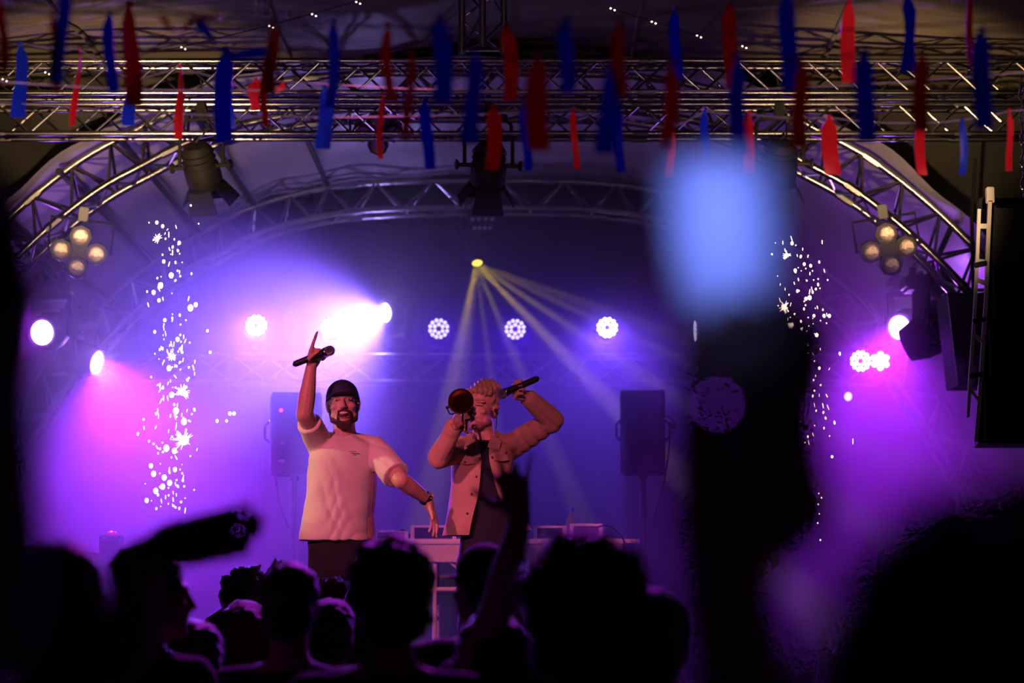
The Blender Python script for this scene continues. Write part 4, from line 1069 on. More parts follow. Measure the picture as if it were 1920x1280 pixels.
# T-shirt
s = MB()
s.loft([ering(at((l + r) / 2, y, Y1 + 0.03), span((r - l) / 2, Y1), hy, 32, 2.5) for y, l, r, hy in
        ((1014, 560, 699, 0.150), (1000, 562, 699, 0.148), (960, 569, 698, 0.142), (920, 574, 700, 0.14), (885, 577, 704, 0.14), (860, 579, 708, 0.135), (842, 583, 708, 0.12), (830, 594, 700, 0.10), (822, 612, 680, 0.08), (817, 622, 671, 0.066))])
s.ell(shR, 0.069); s.cyl(shR, shR.lerp(elR, 0.74), 0.068, 0.064); s.cap(at(645, 838, Y1 + 0.03), shR, 0.075, 0.07)
sl = shL.lerp(elL, 0.66)
s.ell(shL, 0.071); s.cyl(shL, shL.lerp(elL, 0.84), 0.070, 0.073); s.cap(at(652, 838, Y1 + 0.03), shL, 0.075, 0.07)
def tee_folds(co, no):
    x = co[:, 0] - h1.x; z = co[:, 2] - at(640, 1010, Y1).z      # height above the hem
    low = np.exp(-np.maximum(z, 0) / 0.16); hi = 1 - low
    a = np.sin((x * 0.9 + z * 0.75) * 46 + 2.2 * np.sin(z * 11 + 0.6) + 1.4 * np.sin(x * 17))
    c = np.sin((x * 0.75 - z) * 36 + 1.9 * np.sin(x * 21 + z * 5))
    m = 0.5 + 0.5 * np.sin(x * 13 + z * 9 + 1.1)
    return 0.0055 * hi * (np.abs(a) - 0.5) * m + 0.006 * low * (np.abs(c) - 0.5) * (0.4 + 0.6 * (x > -0.05)) + 0.003 * wav(co, 26, 0.3)
tee = grow('t_shirt', s, 0.0065, tee_m, P1, 4, tee_folds)
# neck band
MB().tube([at(647, 820, Y1 + 0.02) + Vector((0.068 * math.cos(a), 0.062 * math.sin(a), 0.018 * math.sin(a) + 0.004 * math.cos(a))) for a in [2 * math.pi * k / 28 for k in range(28)]], 0.008, 8, True).build('neck_band', tee_m, tee)
for (x0, x1, yy) in ((654, 668, 846), (659, 664, 849)):
    a, c = at(x0, yy, Y1 - 0.121), at(x1, yy, Y1 - 0.121)
    MB().box(((a.x + c.x) / 2, a.y, a.z), (c.x - a.x, 0.004, 0.003)).build('chest_print', mat('grey_print', (0.25, 0.2, 0.2), 0.8, noise=0.1), tee, False)
# trousers
s = MB()
s.loft([ering(at(642, y, Y1 + 0.03), hx, hy) for y, hx, hy in ((1085, 0.150, 0.115), (1060, 0.172, 0.122), (1020, 0.172, 0.122), (990, 0.160, 0.118))])
for hp, kn, an in feet:
    s.cap(hp, kn, 0.098, 0.073); s.cap(kn, an, 0.072, 0.058)
grow('trousers', s, 0.010, jean_m, P1, 4, folds(0.008, 26, 2.0, (0.2, 0.2, 0.9)))
for hp, kn, an in feet:
    MB().ell(an + Vector((0, -0.07, -0.052)), (0.05, 0.135, 0.04)).build('shoe', shoe_m, P1)
# cap
cap = MB(); rows = []
for j in range(9):
    t_ = j / 8 * math.pi / 2
    rows.append([T1(0.083 * math.cos(t_) * math.cos(a), 0.012 + 0.104 * math.cos(t_) * math.sin(a), 0.036 + (0.082 + 0.006 * (math.sin(a) < 0)) * math.sin(t_)) for a in [2 * math.pi * k / 30 for k in range(30)]])
lowr = [T1(0.085 * math.cos(a), 0.012 + 0.105 * math.sin(a), 0.022) for a in [2 * math.pi * k / 30 for k in range(30)]]
cp = cap.loft([lowr] + rows).build('cap', cap_m, P1)
vis = MB(); top = []; bot = []
for k in range(13):
    a = math.pi + math.pi * (0.10 + 0.80 * k / 12)
    for r_, lst in ((0, 0),):
        pass
inner = []; outer_ = []
for k in range(13):
    u = -1 + 2 * k / 12
    inner.append((0.078 * u, 0.012 - 0.104 * math.sqrt(max(0, 1 - (u * 0.93) ** 2)), 0.026))
    outer_.append((0.074 * u, 0.012 - 0.104 * math.sqrt(max(0, 1 - (u * 0.93) ** 2)) - 0.062 * math.sqrt(max(0, 1 - u ** 4)), 0.030 - 0.010 * u * u))
V = [T1(*p) for p in inner] + [T1(*p) for p in outer_] + [T1(p[0], p[1], p[2] + 0.004) for p in inner] + [T1(p[0], p[1], p[2] + 0.004) for p in outer_]
fs = []
for k in range(12):
    fs += [(k, k + 1, 13 + k + 1, 13 + k), (26 + k, 39 + k, 39 + k + 1, 26 + k + 1), (13 + k, 14 + k, 40 + k, 39 + k)]
vis.add(V, fs).build('visor', cap_m, cp)
MB().ell(T1(0, 0.012, 0.121), 0.007 , None, 10, 6).build('cap_button', cap_m, cp)
# beard, brows, eyes, open laughing mouth
bd = MB()
for q in (-1, 1):
    bd.cap(T1(q * 0.066, -0.012, -0.030), T1(q * 0.056, -0.040, -0.085), 0.010, 0.015); bd.cap(T1(q * 0.056, -0.040, -0.088), T1(q * 0.022, -0.076, -0.112), 0.015, 0.014)
    bd.cap(T1(q * 0.026, -0.088, -0.058), T1(q * 0.030, -0.082, -0.095), 0.0065, 0.0085); bd.cap(T1(0, -0.098, -0.0475), T1(q * 0.026, -0.089, -0.055), 0.006, 0.006)
bd.cap(T1(-0.02, -0.083, -0.117), T1(0.02, -0.083, -0.117), 0.014, 0.014); bd.ell(T1(0, -0.055, -0.122), (0.04, 0.035, 0.016), R1)
grow('beard', bd, 0.004, beard_m, P1, 2)
for q in (-1, 1):
    MB().cap(T1(q * 0.014, -0.099, 0.026), T1(q * 0.050, -0.080, 0.025), 0.0045, 0.003).build('eyebrow', hair_dark, P1)
    e = MB().ell(T1(q * 0.031, -0.083, 0.004), (0.0125, 0.008, 0.0045), R1, 12, 8).build('eye', eye_m, P1)
    MB().ell(T1(q * 0.031, -0.0905, 0.003), (0.0045, 0.002, 0.0035), R1, 10, 6).build('iris', iris_m, e)
    MB().cap(T1(q * 0.019, -0.089, 0.0075), T1(q * 0.043, -0.083, 0.0075), 0.0035, 0.003).build('eyelid', skin, P1)
mo_ = MB().ell(T1(0, -0.089, -0.073), (0.025, 0.0095, 0.0145), R1, 18, 10).build('mouth', mouth_m, P1)
MB().ell(T1(0, -0.0975, -0.0655), (0.019, 0.0035, 0.005), R1, 16, 8).build('teeth', teeth_m, mo_)
MB().tube([T1(0.026 * math.cos(a), -0.0945 + 0.008 * abs(math.cos(a)), -0.073 + 0.0155 * math.sin(a)) for a in [2 * math.pi * k / 20 for k in range(20)]], 0.0036, 6, True).build('lips', lip_m, mo_)
# wrist watch on the lowered arm
wd = (wrL - elL).normalized(); wc = wrL - wd * 0.015
w_ = thing('wrist_watch', 'dark wrist watch on the lowered arm of the cap wearer', 'watch', wc)
MB().lathe([(-0.011, 0.034), (-0.008, 0.0355), (0.008, 0.0355), (0.011, 0.034)], wc, wd, 24, False, False).build('strap', rubber, w_)
u_ = Vector((0.55, -0.75, 0.45)); u_ = (u_ - wd * u_.dot(wd)).normalized()
MB().lathe([(0.032, 0.0165), (0.043, 0.0165), (0.044, 0.014)], wc, u_, 20).build('watch_case', chrome, w_)
microphone('black microphone in the raised pointing hand', at(551, 683, Y1 - 0.25), at(624, 655, Y1 - 0.30))

# ---------------------------------------------------------------- performer in tan jacket with trumpet
Y2 = 12.2
h2 = at(902, 764, Y2)
P2 = thing('person', 'fair-haired performer in open tan jacket playing a trumpet', 'person', (h2.x, Y2, 1.0))
R2 = Matrix.Rotation(math.radians(-26), 3, 'Z') @ Matrix.Rotation(math.radians(4), 3, 'Y') @ Matrix.Rotation(math.radians(-4), 3, 'X')
b = MB()
T2 = head_prims(b, h2, R2, 1.0, 0.0)
nb = at(908, 828, Y2 + 0.04)
b.cap(T2(0, 0.03, -0.06), nb, 0.053, 0.058)
sR, sL = at(860, 842, Y2 + 0.03), at(956, 838, Y2 + 0.04)
eR, wR = at(822, 858, Y2 - 0.24), at(853, 796, Y2 - 0.36)
eL, wL = at(1036, 789, Y2 - 0.05), at(988, 744, Y2 - 0.16)
for p, q, r0, r1 in ((nb, sR, .058, .052), (nb, sL, .058, .052), (sR, eR, .052, .043), (eR, wR, .043, .028), (sL, eL, .052, .043), (eL, wL, .043, .028)): b.cap(p, q, r0, r1)
b.loft([ering(at(x, y, Y2 + 0.04), hx, hy) for x, y, hx, hy in ((920, 1070, 0.135, 0.105), (920, 1030, 0.140, 0.112), (915, 960, 0.125, 0.105), (910, 900, 0.125, 0.105), (908, 850, 0.125, 0.10), (908, 835, 0.09, 0.07))])
feet2 = []
for px0, px1 in ((892, 880), (948, 965)):
    hp = at(px0, 1060, Y2 + 0.04); kn = at((px0 + px1) / 2, 1215, Y2); an = Vector((at(px1, 1300, Y2).x, Y2 + 0.07, 1.09))
    b.cap(hp, kn, 0.085, 0.058); b.cap(kn, an, 0.056, 0.04); b.cap(an, an + Vector((0, -0.14, -0.045)), 0.042, 0.033); feet2.append((hp, kn, an))
# hand round the trumpet valves, hand closed on the microphone
valv = at(880, 786, Y2 - 0.40)
hand_prims(b, wR, at(868, 778, Y2 - 0.42) - wR, (0.1, -0.4, 0.9), (0.75, 0.8, 0.85, 0.9), 0.55, 0.06, 1.0, palm_n=(0.75, -0.3, -0.5))
hand_prims(b, wL, at(961, 734, Y2 - 0.22) - wL, (-0.25, 0.35, 0.85), (1.0, 1.05, 1.1, 1.1), 0.8, 0.05, 1.0, palm_n=(-0.35, -0.85, -0.1))
grow('body', b, 0.0048, skin, P2, 3)
# black-blue T-shirt and trousers
s = MB(); s.loft([ering(at(x, y, Y2 + 0.04), hx, hy, 28, 2.4) for x, y, hx, hy in ((925, 1030, 0.150, 0.125), (920, 980, 0.142, 0.122), (914, 920, 0.135, 0.122), (910, 870, 0.138, 0.122), (908, 845, 0.125, 0.11), (908, 826, 0.068, 0.066))])
grow('t_shirt', s, 0.009, navy_m, P2, 3, folds(0.006, 28, 1.0))
s = MB(); s.loft([ering(at(922, y, Y2 + 0.04), hx, hy) for y, hx, hy in ((1085, 0.145, 0.112), (1050, 0.165, 0.118), (1005, 0.160, 0.118))])
for hp, kn, an in feet2: s.cap(hp, kn, 0.098, 0.073); s.cap(kn, an, 0.072, 0.058)
grow('trousers', s, 0.010, jean_m, P2, 4, folds(0.008, 26, 5.0, (0.2, 0.2, 0.9)))
for hp, kn, an in feet2: MB().ell(an + Vector((0, -0.07, -0.052)), (0.05, 0.135, 0.04)).build('shoe', shoe_m, P2)
# jacket: open front sheet with thickness, then sleeves
lev = [  # y, left edge, right edge, opening left, opening right, half depth
 (824, 876, 944, 893, 922, 0.085), (834, 852, 966, 896, 920, 0.115), (848, 846, 968, 901, 916, 0.135), (870, 847, 962, 903, 918, 0.145), (900, 846, 962, 901, 926, 0.148), (930, 843, 968, 897, 936, 0.150), (960, 838, 980, 890, 950, 0.152), (985, 834, 993, 884, 966, 0.154), (1004, 831, 1000, 879, 978, 0.155)]
rings_o = []; rings_i = []
for (y, l, r, ol, orr, hy) in lev:
    c = at((l + r) / 2, y, Y2 + 0.04); hx = span((r - l) / 2, Y2)
    fx = lambda px: max(-0.98, min(0.98, (px - (l + r) / 2) / ((r - l) / 2)))
    # angles measured so that -90 deg is front; opening between ol and orr
    def ang_of(u):
        ca = math.copysign(abs(u) ** 1.2, u); return -math.acos(max(-1, min(1, ca)))
    a0 = ang_of(fx(orr)); a1 = ang_of(fx(ol)) 
    A0, A1 = a0, a1 + 2 * math.pi      # from right opening edge round the back to the left opening edge
    ro, ri = [], []
    for k in range(41):
        a = A0 + (A1 - A0) * k / 40
        ca, sa = math.cos(a), math.sin(a)
        e = Vector((math.copysign(abs(ca) ** (2 / 2.4), ca), math.copysign(abs(sa) ** (2 / 2.4), sa), 0))
        wob = 0.006 * math.sin(k * 1.1 + y * 0.08) + 0.004 * math.sin(k * 0.6 - y * 0.15)
        p = Vector((c.x + e.x * (hx + wob), c.y + e.y * (hy + wob), c.z - (0.012 if y > 990 and k < 12 else 0) * -2.0))
        ro.append(p); ri.append(Vector((c.x + e.x * (hx + wob - 0.006), c.y + e.y * (hy + wob - 0.006), p.z)))
    rings_o.append(ro); rings_i.append(ri)
sh = MB(); nr, nk = len(lev), 41
V = [p for r in rings_o for p in r] + [p for r in rings_i for p in r]; O = nr * nk
fs = []
for i in range(nr - 1):
    for k in range(nk - 1):
        q = (i * nk + k, i * nk + k + 1, (i + 1) * nk + k + 1, (i + 1) * nk + k); fs.append(q); fs.append(tuple(O + v for v in q[::-1]))
    for k in (0, nk - 1): fs.append((i * nk + k, (i + 1) * nk + k, O + (i + 1) * nk + k, O + i * nk + k))
for k in range(nk - 1):
    for i in (0, nr - 1): fs.append((i * nk + k, O + i * nk + k, O + i * nk + k + 1, i * nk + k + 1))
sh.add(V, fs)
me = sh.mesh('jacket', Vector(P2['org'])); me.materials.append(jack_m)
jo = link_mesh('jacket', me, jack_m, P2)
sd = jo.modifiers.new('sub', 'SUBSURF'); sd.levels = 2; sd.render_levels = 2
for nm, S, Em, Wm, sd_ in (('sleeve', sR, eR, wR, 3.0), ('sleeve', sL, eL, wL, 7.0)):
    s = MB(); s.cap(S.lerp(nb, 0.25) , S, 0.066, 0.068); s.cap(S, Em, 0.068, 0.056); s.cap(Em, Em.lerp(Wm, 0.92), 0.056, 0.043)
    grow(nm, s, 0.006, jack_m, jo, 4, folds(0.009, 58, sd_, tuple((Em - S).normalized())))
    MB().lathe([(-0.045, 0.043), (0.0, 0.046), (0.004, 0.044), (0.002, 0.038)], Em.lerp(Wm, 0.96), Wm - Em, 24, False, False).build('cuff', jack_m, jo)
# collar leaves, pocket flaps, buttons
for pts in (((893, 818), (874, 836), (882, 850), (903, 843)), ((921, 815), (940, 826), (936, 845), (914, 838))):
    V = [at(px, py, Y2 - (0.075 if k in (0, 3) else 0.095)) for k, (px, py) in enumerate(pts)]
    MB().add(V + [p + Vector((0, 0.008, 0.002)) for p in V], [(0, 1, 2, 3), (7, 6, 5, 4), (0, 4, 5, 1), (1, 5, 6, 2), (2, 6, 7, 3), (3, 7, 4, 0)]).build('collar_leaf', jack_m, jo, False)
MB().tube([at(908, 820, Y2 + 0.045) + Vector((0.075 * math.cos(a), 0.08 * math.sin(a), 0.012 + 0.02 * math.sin(a))) for a in [math.radians(-50 + 280 * k / 20) for k in range(21)]], 0.016, 8).build('collar_band', jack_m, jo)
def on_chest(px, py, l, r, hy, out=0.004):
    u = (px - (l + r) / 2) / ((r - l) / 2); v = (max(0, 1 - abs(u) ** 2.4)) ** (1 / 2.4)
    return at(px, py, Y2 + 0.04 - hy * v - out)
for (x0, x1, y0, y1) in ((858, 892, 856, 868), (926, 954, 848, 862)):
    n = 8; V = []
    for k in range(n + 1):
        x = x0 + (x1 - x0) * k / n; drop = (6 if k == n // 2 else 6 - abs(k - n // 2) * 1.4)
        V += [on_chest(x, y0, 846, 965, 0.140, 0.008), on_chest(x, y1 + drop * 0.5, 846, 965, 0.145, 0.010)]
    V2 = [p + Vector((0, 0.007, 0)) for p in V]
    fs = [(2 * k, 2 * k + 1, 2 * k + 3, 2 * k + 2) for k in range(n)] + [(2 * n + 2 + 2 * k, 2 * n + 4 + 2 * k, 2 * n + 5 + 2 * k, 2 * n + 3 + 2 * k) for k in range(n)]
    fs += [(2 * k + 1, 2 * n + 3 + 2 * k, 2 * n + 5 + 2 * k, 2 * k + 3) for k in range(n)]
    MB().add(V + V2, fs).build('pocket_flap', jack_m, jo, False)
for (px, py) in ((899, 858), (893, 893), (884, 926), (876, 962), (922, 856), (949, 848), (872, 866)):
    p = on_chest(px, py, 843, 965, 0.148, 0.008)
    MB().lathe([(0, 0.006), (0.003, 0.006), (0.004, 0.004)], p, (0, -1, 0), 10).build('button', mat('brown_button', (0.08, 0.04, 0.03), 0.3, noise=0.1), jo)
# swept fair hair
hr = MB()
hr.ell(T2(0, 0.03, 0.052), (0.078, 0.094, 0.080), R2)
hr.ell(T2(0.0, 0.075, 0.01), (0.066, 0.045, 0.065), R2)
for k in range(9):
    u = -1 + 2 * k / 8
    hr.cap(T2(0.052 * u, -0.066 + 0.018 * u * u, 0.082 - 0.012 * u * u), T2(0.050 * u + 0.012, 0.02, 0.128 - 0.02 * u * u), 0.020, 0.026)
for q in (-1, 1): hr.cap(T2(q * 0.071, -0.025, 0.045), T2(q * 0.073, 0.005, 0.005), 0.010, 0.008)
def strands(co, no): return 0.004 * np.sin(co[:, 0] * 260 + 3 * np.sin(co[:, 2] * 40)) + 0.003 * wav(co, 60, 1.0)
grow('hair', hr, 0.0045, hair_blond, P2, 2, strands)
for q in (-1, 1):
    MB().cap(T2(q * 0.013, -0.098, 0.027), T2(q * 0.050, -0.079, 0.030), 0.0042, 0.003).build('eyebrow', hair_blond, P2)
    MB().cap(T2(q * 0.018, -0.0885, 0.003), T2(q * 0.044, -0.081, 0.003), 0.0048, 0.0036).build('closed_eyelid', skin, P2)
    MB().cap(T2(q * 0.017, -0.0925, 0.0), T2(q * 0.045, -0.084, 0.001), 0.0016, 0.0014).build('eyelash', hair_dark, P2)
MB().ell(T2(0, -0.094, -0.069), (0.020, 0.006, 0.006), R2, 14, 8).build('lips', lip_m, P2)
ie = thing('in_ear_monitor', 'small dark earpiece in the ear of the jacket wearer', 'earpiece', T2(0.085, 0.0, -0.012))
MB().ell(T2(0.086, -0.002, -0.012), (0.010, 0.010, 0.011), R2, 12, 8).build('earpiece', rubber, ie)
MB().tube(crom([T2(0.088, 0.0, -0.02), T2(0.084, 0.02, -0.05), T2(0.07, 0.05, -0.10)], 5), 0.0022, 6).build('earpiece_wire', rubber, ie)
microphone('black microphone held sideways beside the fair-haired head', at(1009, 709, Y2 - 0.23), at(935, 741, Y2 - 0.27))
# trumpet
brass = mat('tarnished_brass', (0.80, 0.52, 0.28), 0.26, 1.0, noise=0.15, nscale=25)
bell_c = at(864, 752, Y2 - 0.62); mouth = T2(0, -0.115, -0.068)
ax = (bell_c - mouth).normalized()
tp = thing('trumpet', 'brass trumpet with its bell pointing at the crowd', 'trumpet', mouth)
up = Vector((0, 0, 1)); sdv = ax.cross(up).normalized(); up2 = sdv.cross(ax).normalized()
L = (bell_c - mouth).length
mouth_b = mouth + up2 * 0.0
bl0 = bell_c
def bp_(h, v, s_=0.0): return mouth + ax * h + up2 * v + sdv * s_
prof = [(0, 0.0585), (0.004, 0.0605), (0.010, 0.055), (0.022, 0.043), (0.045, 0.031), (0.08, 0.022), (0.14, 0.0155), (0.22, 0.011), (0.30, 0.0085), (L * 0.86, 0.007)]
fr_ = prof + [(h, max(r - 0.0025, 0.003)) for h, r in prof[::-1]][0:0]
MB().lathe(prof, bell_c, -ax, 36, False, True).build('bell', brass, tp)
MB().lathe([(0.001, 0.0575), (0.014, 0.045), (0.03, 0.034), (0.06, 0.024), (0.10, 0.017), (0.13, 0.002)], bell_c, -ax, 32, False, False).build('bell_throat', mat('dark_brass', (0.30, 0.15, 0.07), 0.3, 1.0, noise=0.2), tp)
MB().tube([bell_c + (sdv * math.cos(a) + up2 * math.sin(a)) * 0.0605 for a in [2 * math.pi * k / 36 for k in range(36)]], 0.0024, 8, True).build('bell_rim', brass, tp)
MB().lathe([(0, 0.0135), (0.012, 0.012), (0.03, 0.006), (0.08, 0.005)], mouth - ax * 0.01, ax, 16).build('mouthpiece', chrome, tp)
MB().tube(crom([bp_(0.07, 0), bp_(L * 0.5, -0.0), bp_(L * 0.74, -0.02), bp_(L * 0.80, -0.05), bp_(L * 0.74, -0.085), bp_(L * 0.5, -0.09), bp_(L * 0.42, -0.09)], 6), 0.0062, 8).build('tuning_slide', brass, tp)
MB().tube(crom([bp_(L * 0.2, 0.0, 0.01), bp_(L * 0.08, -0.02, 0.01), bp_(L * 0.05, -0.05, 0.01), bp_(L * 0.1, -0.085, 0.005), bp_(L * 0.36, -0.09)], 6), 0.0062, 8).build('rear_bow', brass, tp)
for k in range(3):
    h = L * (0.36 + 0.062 * k)
    v = MB().cyl(bp_(h, -0.105), bp_(h, 0.012), 0.0135, n=16); v.cyl(bp_(h, 0.012), bp_(h, 0.03), 0.004)
    v.lathe([(0, 0.009), (0.003, 0.0095), (0.005, 0.006)], bp_(h, 0.03), up2, 14)
    v.build('valve', brass, tp)
MB().tube(crom([bp_(L * 0.60, -0.08, -0.004), bp_(L * 0.60, -0.112, -0.004), bp_(L * 0.57, -0.12, -0.004), bp_(L * 0.55, -0.105, -0.004)], 5), 0.003, 6).build('finger_ring', brass, tp)
# small clip-on microphone at the bell
q = at(838, 764, Y2 - 0.6)
cm = thing('clip_microphone', 'small dark clip-on microphone beside the trumpet bell', 'microphone', q)
MB().cap(q, q + Vector((0.012, 0, 0.006)), 0.007, 0.006).build('capsule', rubber, cm)
MB().tube(crom([q, q + Vector((0.02, 0.02, -0.03)), bell_c - ax * 0.05 - up2 * 0.03 - sdv * 0.01], 6), 0.003, 6).build('gooseneck', rubber, cm)

# ---------------------------------------------------------------- the crowd, seen from behind
cloth_black = mat('black_cotton', (0.012, 0.012, 0.014), 0.85, noise=0.2, nscale=80, sheen=0.15)
cloth_grey = mat('charcoal_cotton', (0.05, 0.045, 0.05), 0.85, noise=0.2, nscale=80, sheen=0.15)
cloth_white = mat('pale_cotton', (0.5, 0.46, 0.48), 0.85, noise=0.1, nscale=80)
cloth_plum = mat('plum_cotton', (0.12, 0.03, 0.06), 0.85, noise=0.2, nscale=80, sheen=0.1)
def hair_noise(amp, f, seed):
    def fn(co, no): return amp * wav(co, f, seed) + amp * 0.6 * wav(co, f * 2.3, seed + 2)
    return fn
def crowd_person(label, px, ptop, Y, yaw=0.0, hair='short', hm=hair_black, sm=cloth_black, arms=None, scale=1.0, voxel=0.014, tilt=0.0, group='people in the crowd', face=False):
    s = scale
    top = at(px, ptop, Y)
    extra = {'short': 0.008, 'curly': 0.035, 'long': 0.016, 'bun': 0.016, 'cap': 0.008, 'bald': 0.0, 'bushy': 0.025}[hair]
    c = top - Vector((0, 0, (0.121 + extra) * s))
    P = thing('person', label, 'person', (c.x, Y, 0.0), group)
    R = Matrix.Rotation(math.pi + yaw, 3, 'Z') @ Matrix.Rotation(tilt, 3, 'X')
    Rb = Matrix.Rotation(math.pi + yaw * 0.5, 3, 'Z')
    b = MB(); T = head_prims(b, c, R, s, 0, face)
    nbk = c + Vector((0, 0, -0.185 * s)) + Rb @ Vector((0, 0.025, 0)) * s
    b.cap(T(0, 0.03, -0.05), nbk, 0.052 * s, 0.060 * s)
    zs = nbk.z - 0.045 * s
    W = lambda x, y, z: Vector((c.x, Y, 0)) + Rb @ Vector((x, y + 0.02, 0)) + Vector((0, 0, z))
    sh = {q: W(q * 0.175 * s, 0, zs) for q in (-1, 1)}
    zh = zs * 0.62
    sect = [(zh - 0.08, 0.150, 0.110), (zh + 0.02, 0.160, 0.115), (zh + 0.16, 0.140, 0.105), (zs - 0.20 * s, 0.165 * s, 0.115 * s), (zs - 0.05 * s, 0.165 * s, 0.105 * s), (zs + 0.03 * s, 0.09 * s, 0.075 * s)]
    b.loft([ering(W(0, 0, z), hx, hy, 24) for z, hx, hy in sect])
    cl = MB()
    cl.loft([ering(W(0, 0, z), hx + 0.018, hy + 0.02, 24) for z, hx, hy in sect[:-1]] + [ering(W(0, 0, zs + 0.045 * s), 0.085 * s, 0.08 * s, 24)])
    for q in (-1, 1):
        b.cap(nbk, sh[q], 0.058 * s, 0.05 * s); cl.cap(nbk + Vector((0, 0, -0.02 * s)), sh[q], 0.064 * s, 0.066 * s)
        if arms and q in arms:
            el, wr, hd, kw = arms[q]
            b.cap(sh[q], el, 0.05 * s, 0.042 * s); b.cap(el, el.lerp(wr, .35), 0.041 * s, 0.041 * s); b.cap(el.lerp(wr, .35), wr, 0.041 * s, 0.027 * s)
            hand_prims(b, wr, hd - wr, **kw)
            e2 = sh[q].lerp(el, 0.6); cl.cyl(sh[q], e2, 0.066 * s, 0.064 * s); cl.ell(sh[q], 0.068 * s)
        else:
            el = sh[q] + Vector((0, 0, -0.29 * s)) + Rb @ Vector((q * 0.05, 0.03, 0)); wr = el + Vector((0, 0, -0.24 * s)) + Rb @ Vector((q * 0.0, -0.06, 0))
            b.cap(sh[q], el, 0.05 * s, 0.042 * s); b.cap(el, wr, 0.041 * s, 0.027 * s)
            hand_prims(b, wr, (0, 0, -1), Rb @ Vector((-q * 0.3, -1, 0)), (0.2, 0.25, 0.28, 0.3), 0.2, 0.08, s, palm_n=Rb @ Vector((-q, 0, 0)))
            e2 = sh[q].lerp(el, 0.75); cl.cyl(sh[q], e2, 0.066 * s, 0.064 * s); cl.ell(sh[q], 0.068 * s)
        hp = W(q * 0.085, 0, zh - 0.05); kn = W(q * 0.10, -0.01, zh * 0.53); an = W(q * 0.11, 0.03, 0.09)
        b.cap(hp, kn, 0.08, 0.056); b.cap(kn, an, 0.055, 0.04); b.cap(an, an + Rb @ Vector((0, -0.14, 0)) + Vector((0, 0, -0.045)), 0.042, 0.034)
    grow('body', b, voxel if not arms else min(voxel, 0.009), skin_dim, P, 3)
    grow('top', cl, voxel, sm, P, 3, folds(0.007, 24, px * 0.01))
    tr = MB()
    tr.loft([ering(W(0, 0, z), hx + 0.012, hy + 0.014, 24) for z, hx, hy in sect[:2]])
    for q in (-1, 1):
        hp = W(q * 0.085, 0, zh - 0.05); kn = W(q * 0.10, -0.01, zh * 0.53); an = W(q * 0.11, 0.03, 0.11)
        tr.cap(hp, kn, 0.092, 0.07); tr.cap(kn, an, 0.07, 0.055)
        MB().ell(W(q * 0.11, -0.04, 0.045), (0.05, 0.13, 0.045), Rb).build('shoe', shoe_m, P)
    grow('trousers', tr, 0.018, jean_m, P, 3)
    if hair != 'bald':
        h = MB()
        e = extra + 0.004
        h.ell(T(0, 0.028, 0.045), tuple(q * s for q in (0.074 + e, 0.090 + e, 0.080 + e)), R)
        h.ell(T(0, 0.062, -0.02), tuple(q * s for q in (0.066 + e * 0.8, 0.050 + e, 0.070 + e * 0.6)), R)
        if hair == 'long':
            for k in range(7):
                u = -1 + 2 * k / 6
                h.cap(T(0.070 * u, 0.055 + 0.035 * (1 - u * u), 0.0), T(0.082 * u, 0.085 + 0.035 * (1 - u * u), -0.26), 0.036 * s, 0.020 * s)
        if hair == 'bun': h.ell(T(0, 0.10, 0.10), 0.045 * s)
        amp, f = {'short': (0.003, 70), 'curly': (0.012, 75), 'long': (0.004, 50), 'bun': (0.004, 60), 'cap': (0.0, 50), 'bushy': (0.008, 60)}[hair]
        ho = grow('hair' if hair != 'cap' else 'cap', h, 0.0085, hm if hair != 'cap' else cap_m, P, 2, hair_noise(amp, f, px * 0.1))
        if hair == 'cap':
            v = MB().ell(T(0, -0.09, 0.035), (0.07 * s, 0.07 * s, 0.008 * s), R, 18, 6); v.build('visor', cap_m, ho)
    return P, T, c
def up_hand(el, wr, hd, side, curls, thumb, spread, s, n): return (el, wr, hd, dict(side=side, curls=curls, thumb=thumb, spread=spread, s=s, palm_n=n))

crowd_person('short-haired head in the crowd in front of the legs of the cap wearer', 545, 1056, 6.9, 0.0, 'short')
crowd_person('dark round head with wide shoulders left of the raised dark hand', 729, 1010, 5.7, 0.25, 'bushy')
crowd_person('largest centre head in the crowd, blurred with a purple rim', 1092, 998, 3.75, 0.1, 'bushy')
crowd_person('rounded low head at the left below the reaching arm', 370, 1164, 7.3, -0.3, 'long')
A = at(405, 1165, 10.2)
crowd_person('small curly head with a red rim behind the reaching arm', 460, 1066, 10.3, 0.2, 'curly', hair_dark,
             arms={-1: up_hand(at(400, 1170, 10.2), at(478, 1118, 10.1), at(500, 1096, 10.1), (0, -0.3, 1), (0.2, 0.25, 0.3, 0.35), 0.3, 0.1, 1.0, (0, 1, 0))})
crowd_person('low close-cropped head with a bright rim in front of the curly one', 618, 1124, 8.2, 0.15, 'short', hair_dark)
crowd_person('small curly head peeking up just below the cream shirt', 626, 1086, 10.5, -0.2, 'curly', hair_red_or_red_lit)
crowd_person('long-haired head half hidden behind the wide-shouldered one', 686, 1092, 9.4, 0.3, 'long', hair_dark)
crowd_person('person in a cap just left of the raised dark forearm', 901, 1022, 7.5, 0.5, 'cap', sm=cloth_grey, face=True)
crowd_person('head with red-lit hair in the crowd below the reaching arm', 458, 1128, 8.8, 0.2, 'long', hair_red_or_red_lit, cloth_plum)  # reddish hair colour stands in for red light here
crowd_person('dark head in the shadow right of the largest centre head', 1216, 1105, 5.2, -0.2, 'short')
crowd_person('dark-haired person with one hand raised, fingers spread, before the tan jacket', 925, 1152, 6.1, -0.1, 'long', sm=cloth_grey,
             arms={1: up_hand(at(935, 1135, 6.0), at(976, 968, 5.95), at(960, 900, 5.93), (-0.9, 0.1, 0.25), (0.06, 0.03, 0.04, 0.05), -0.3, 0.5, 0.98, (0.1, -1, 0.1))})
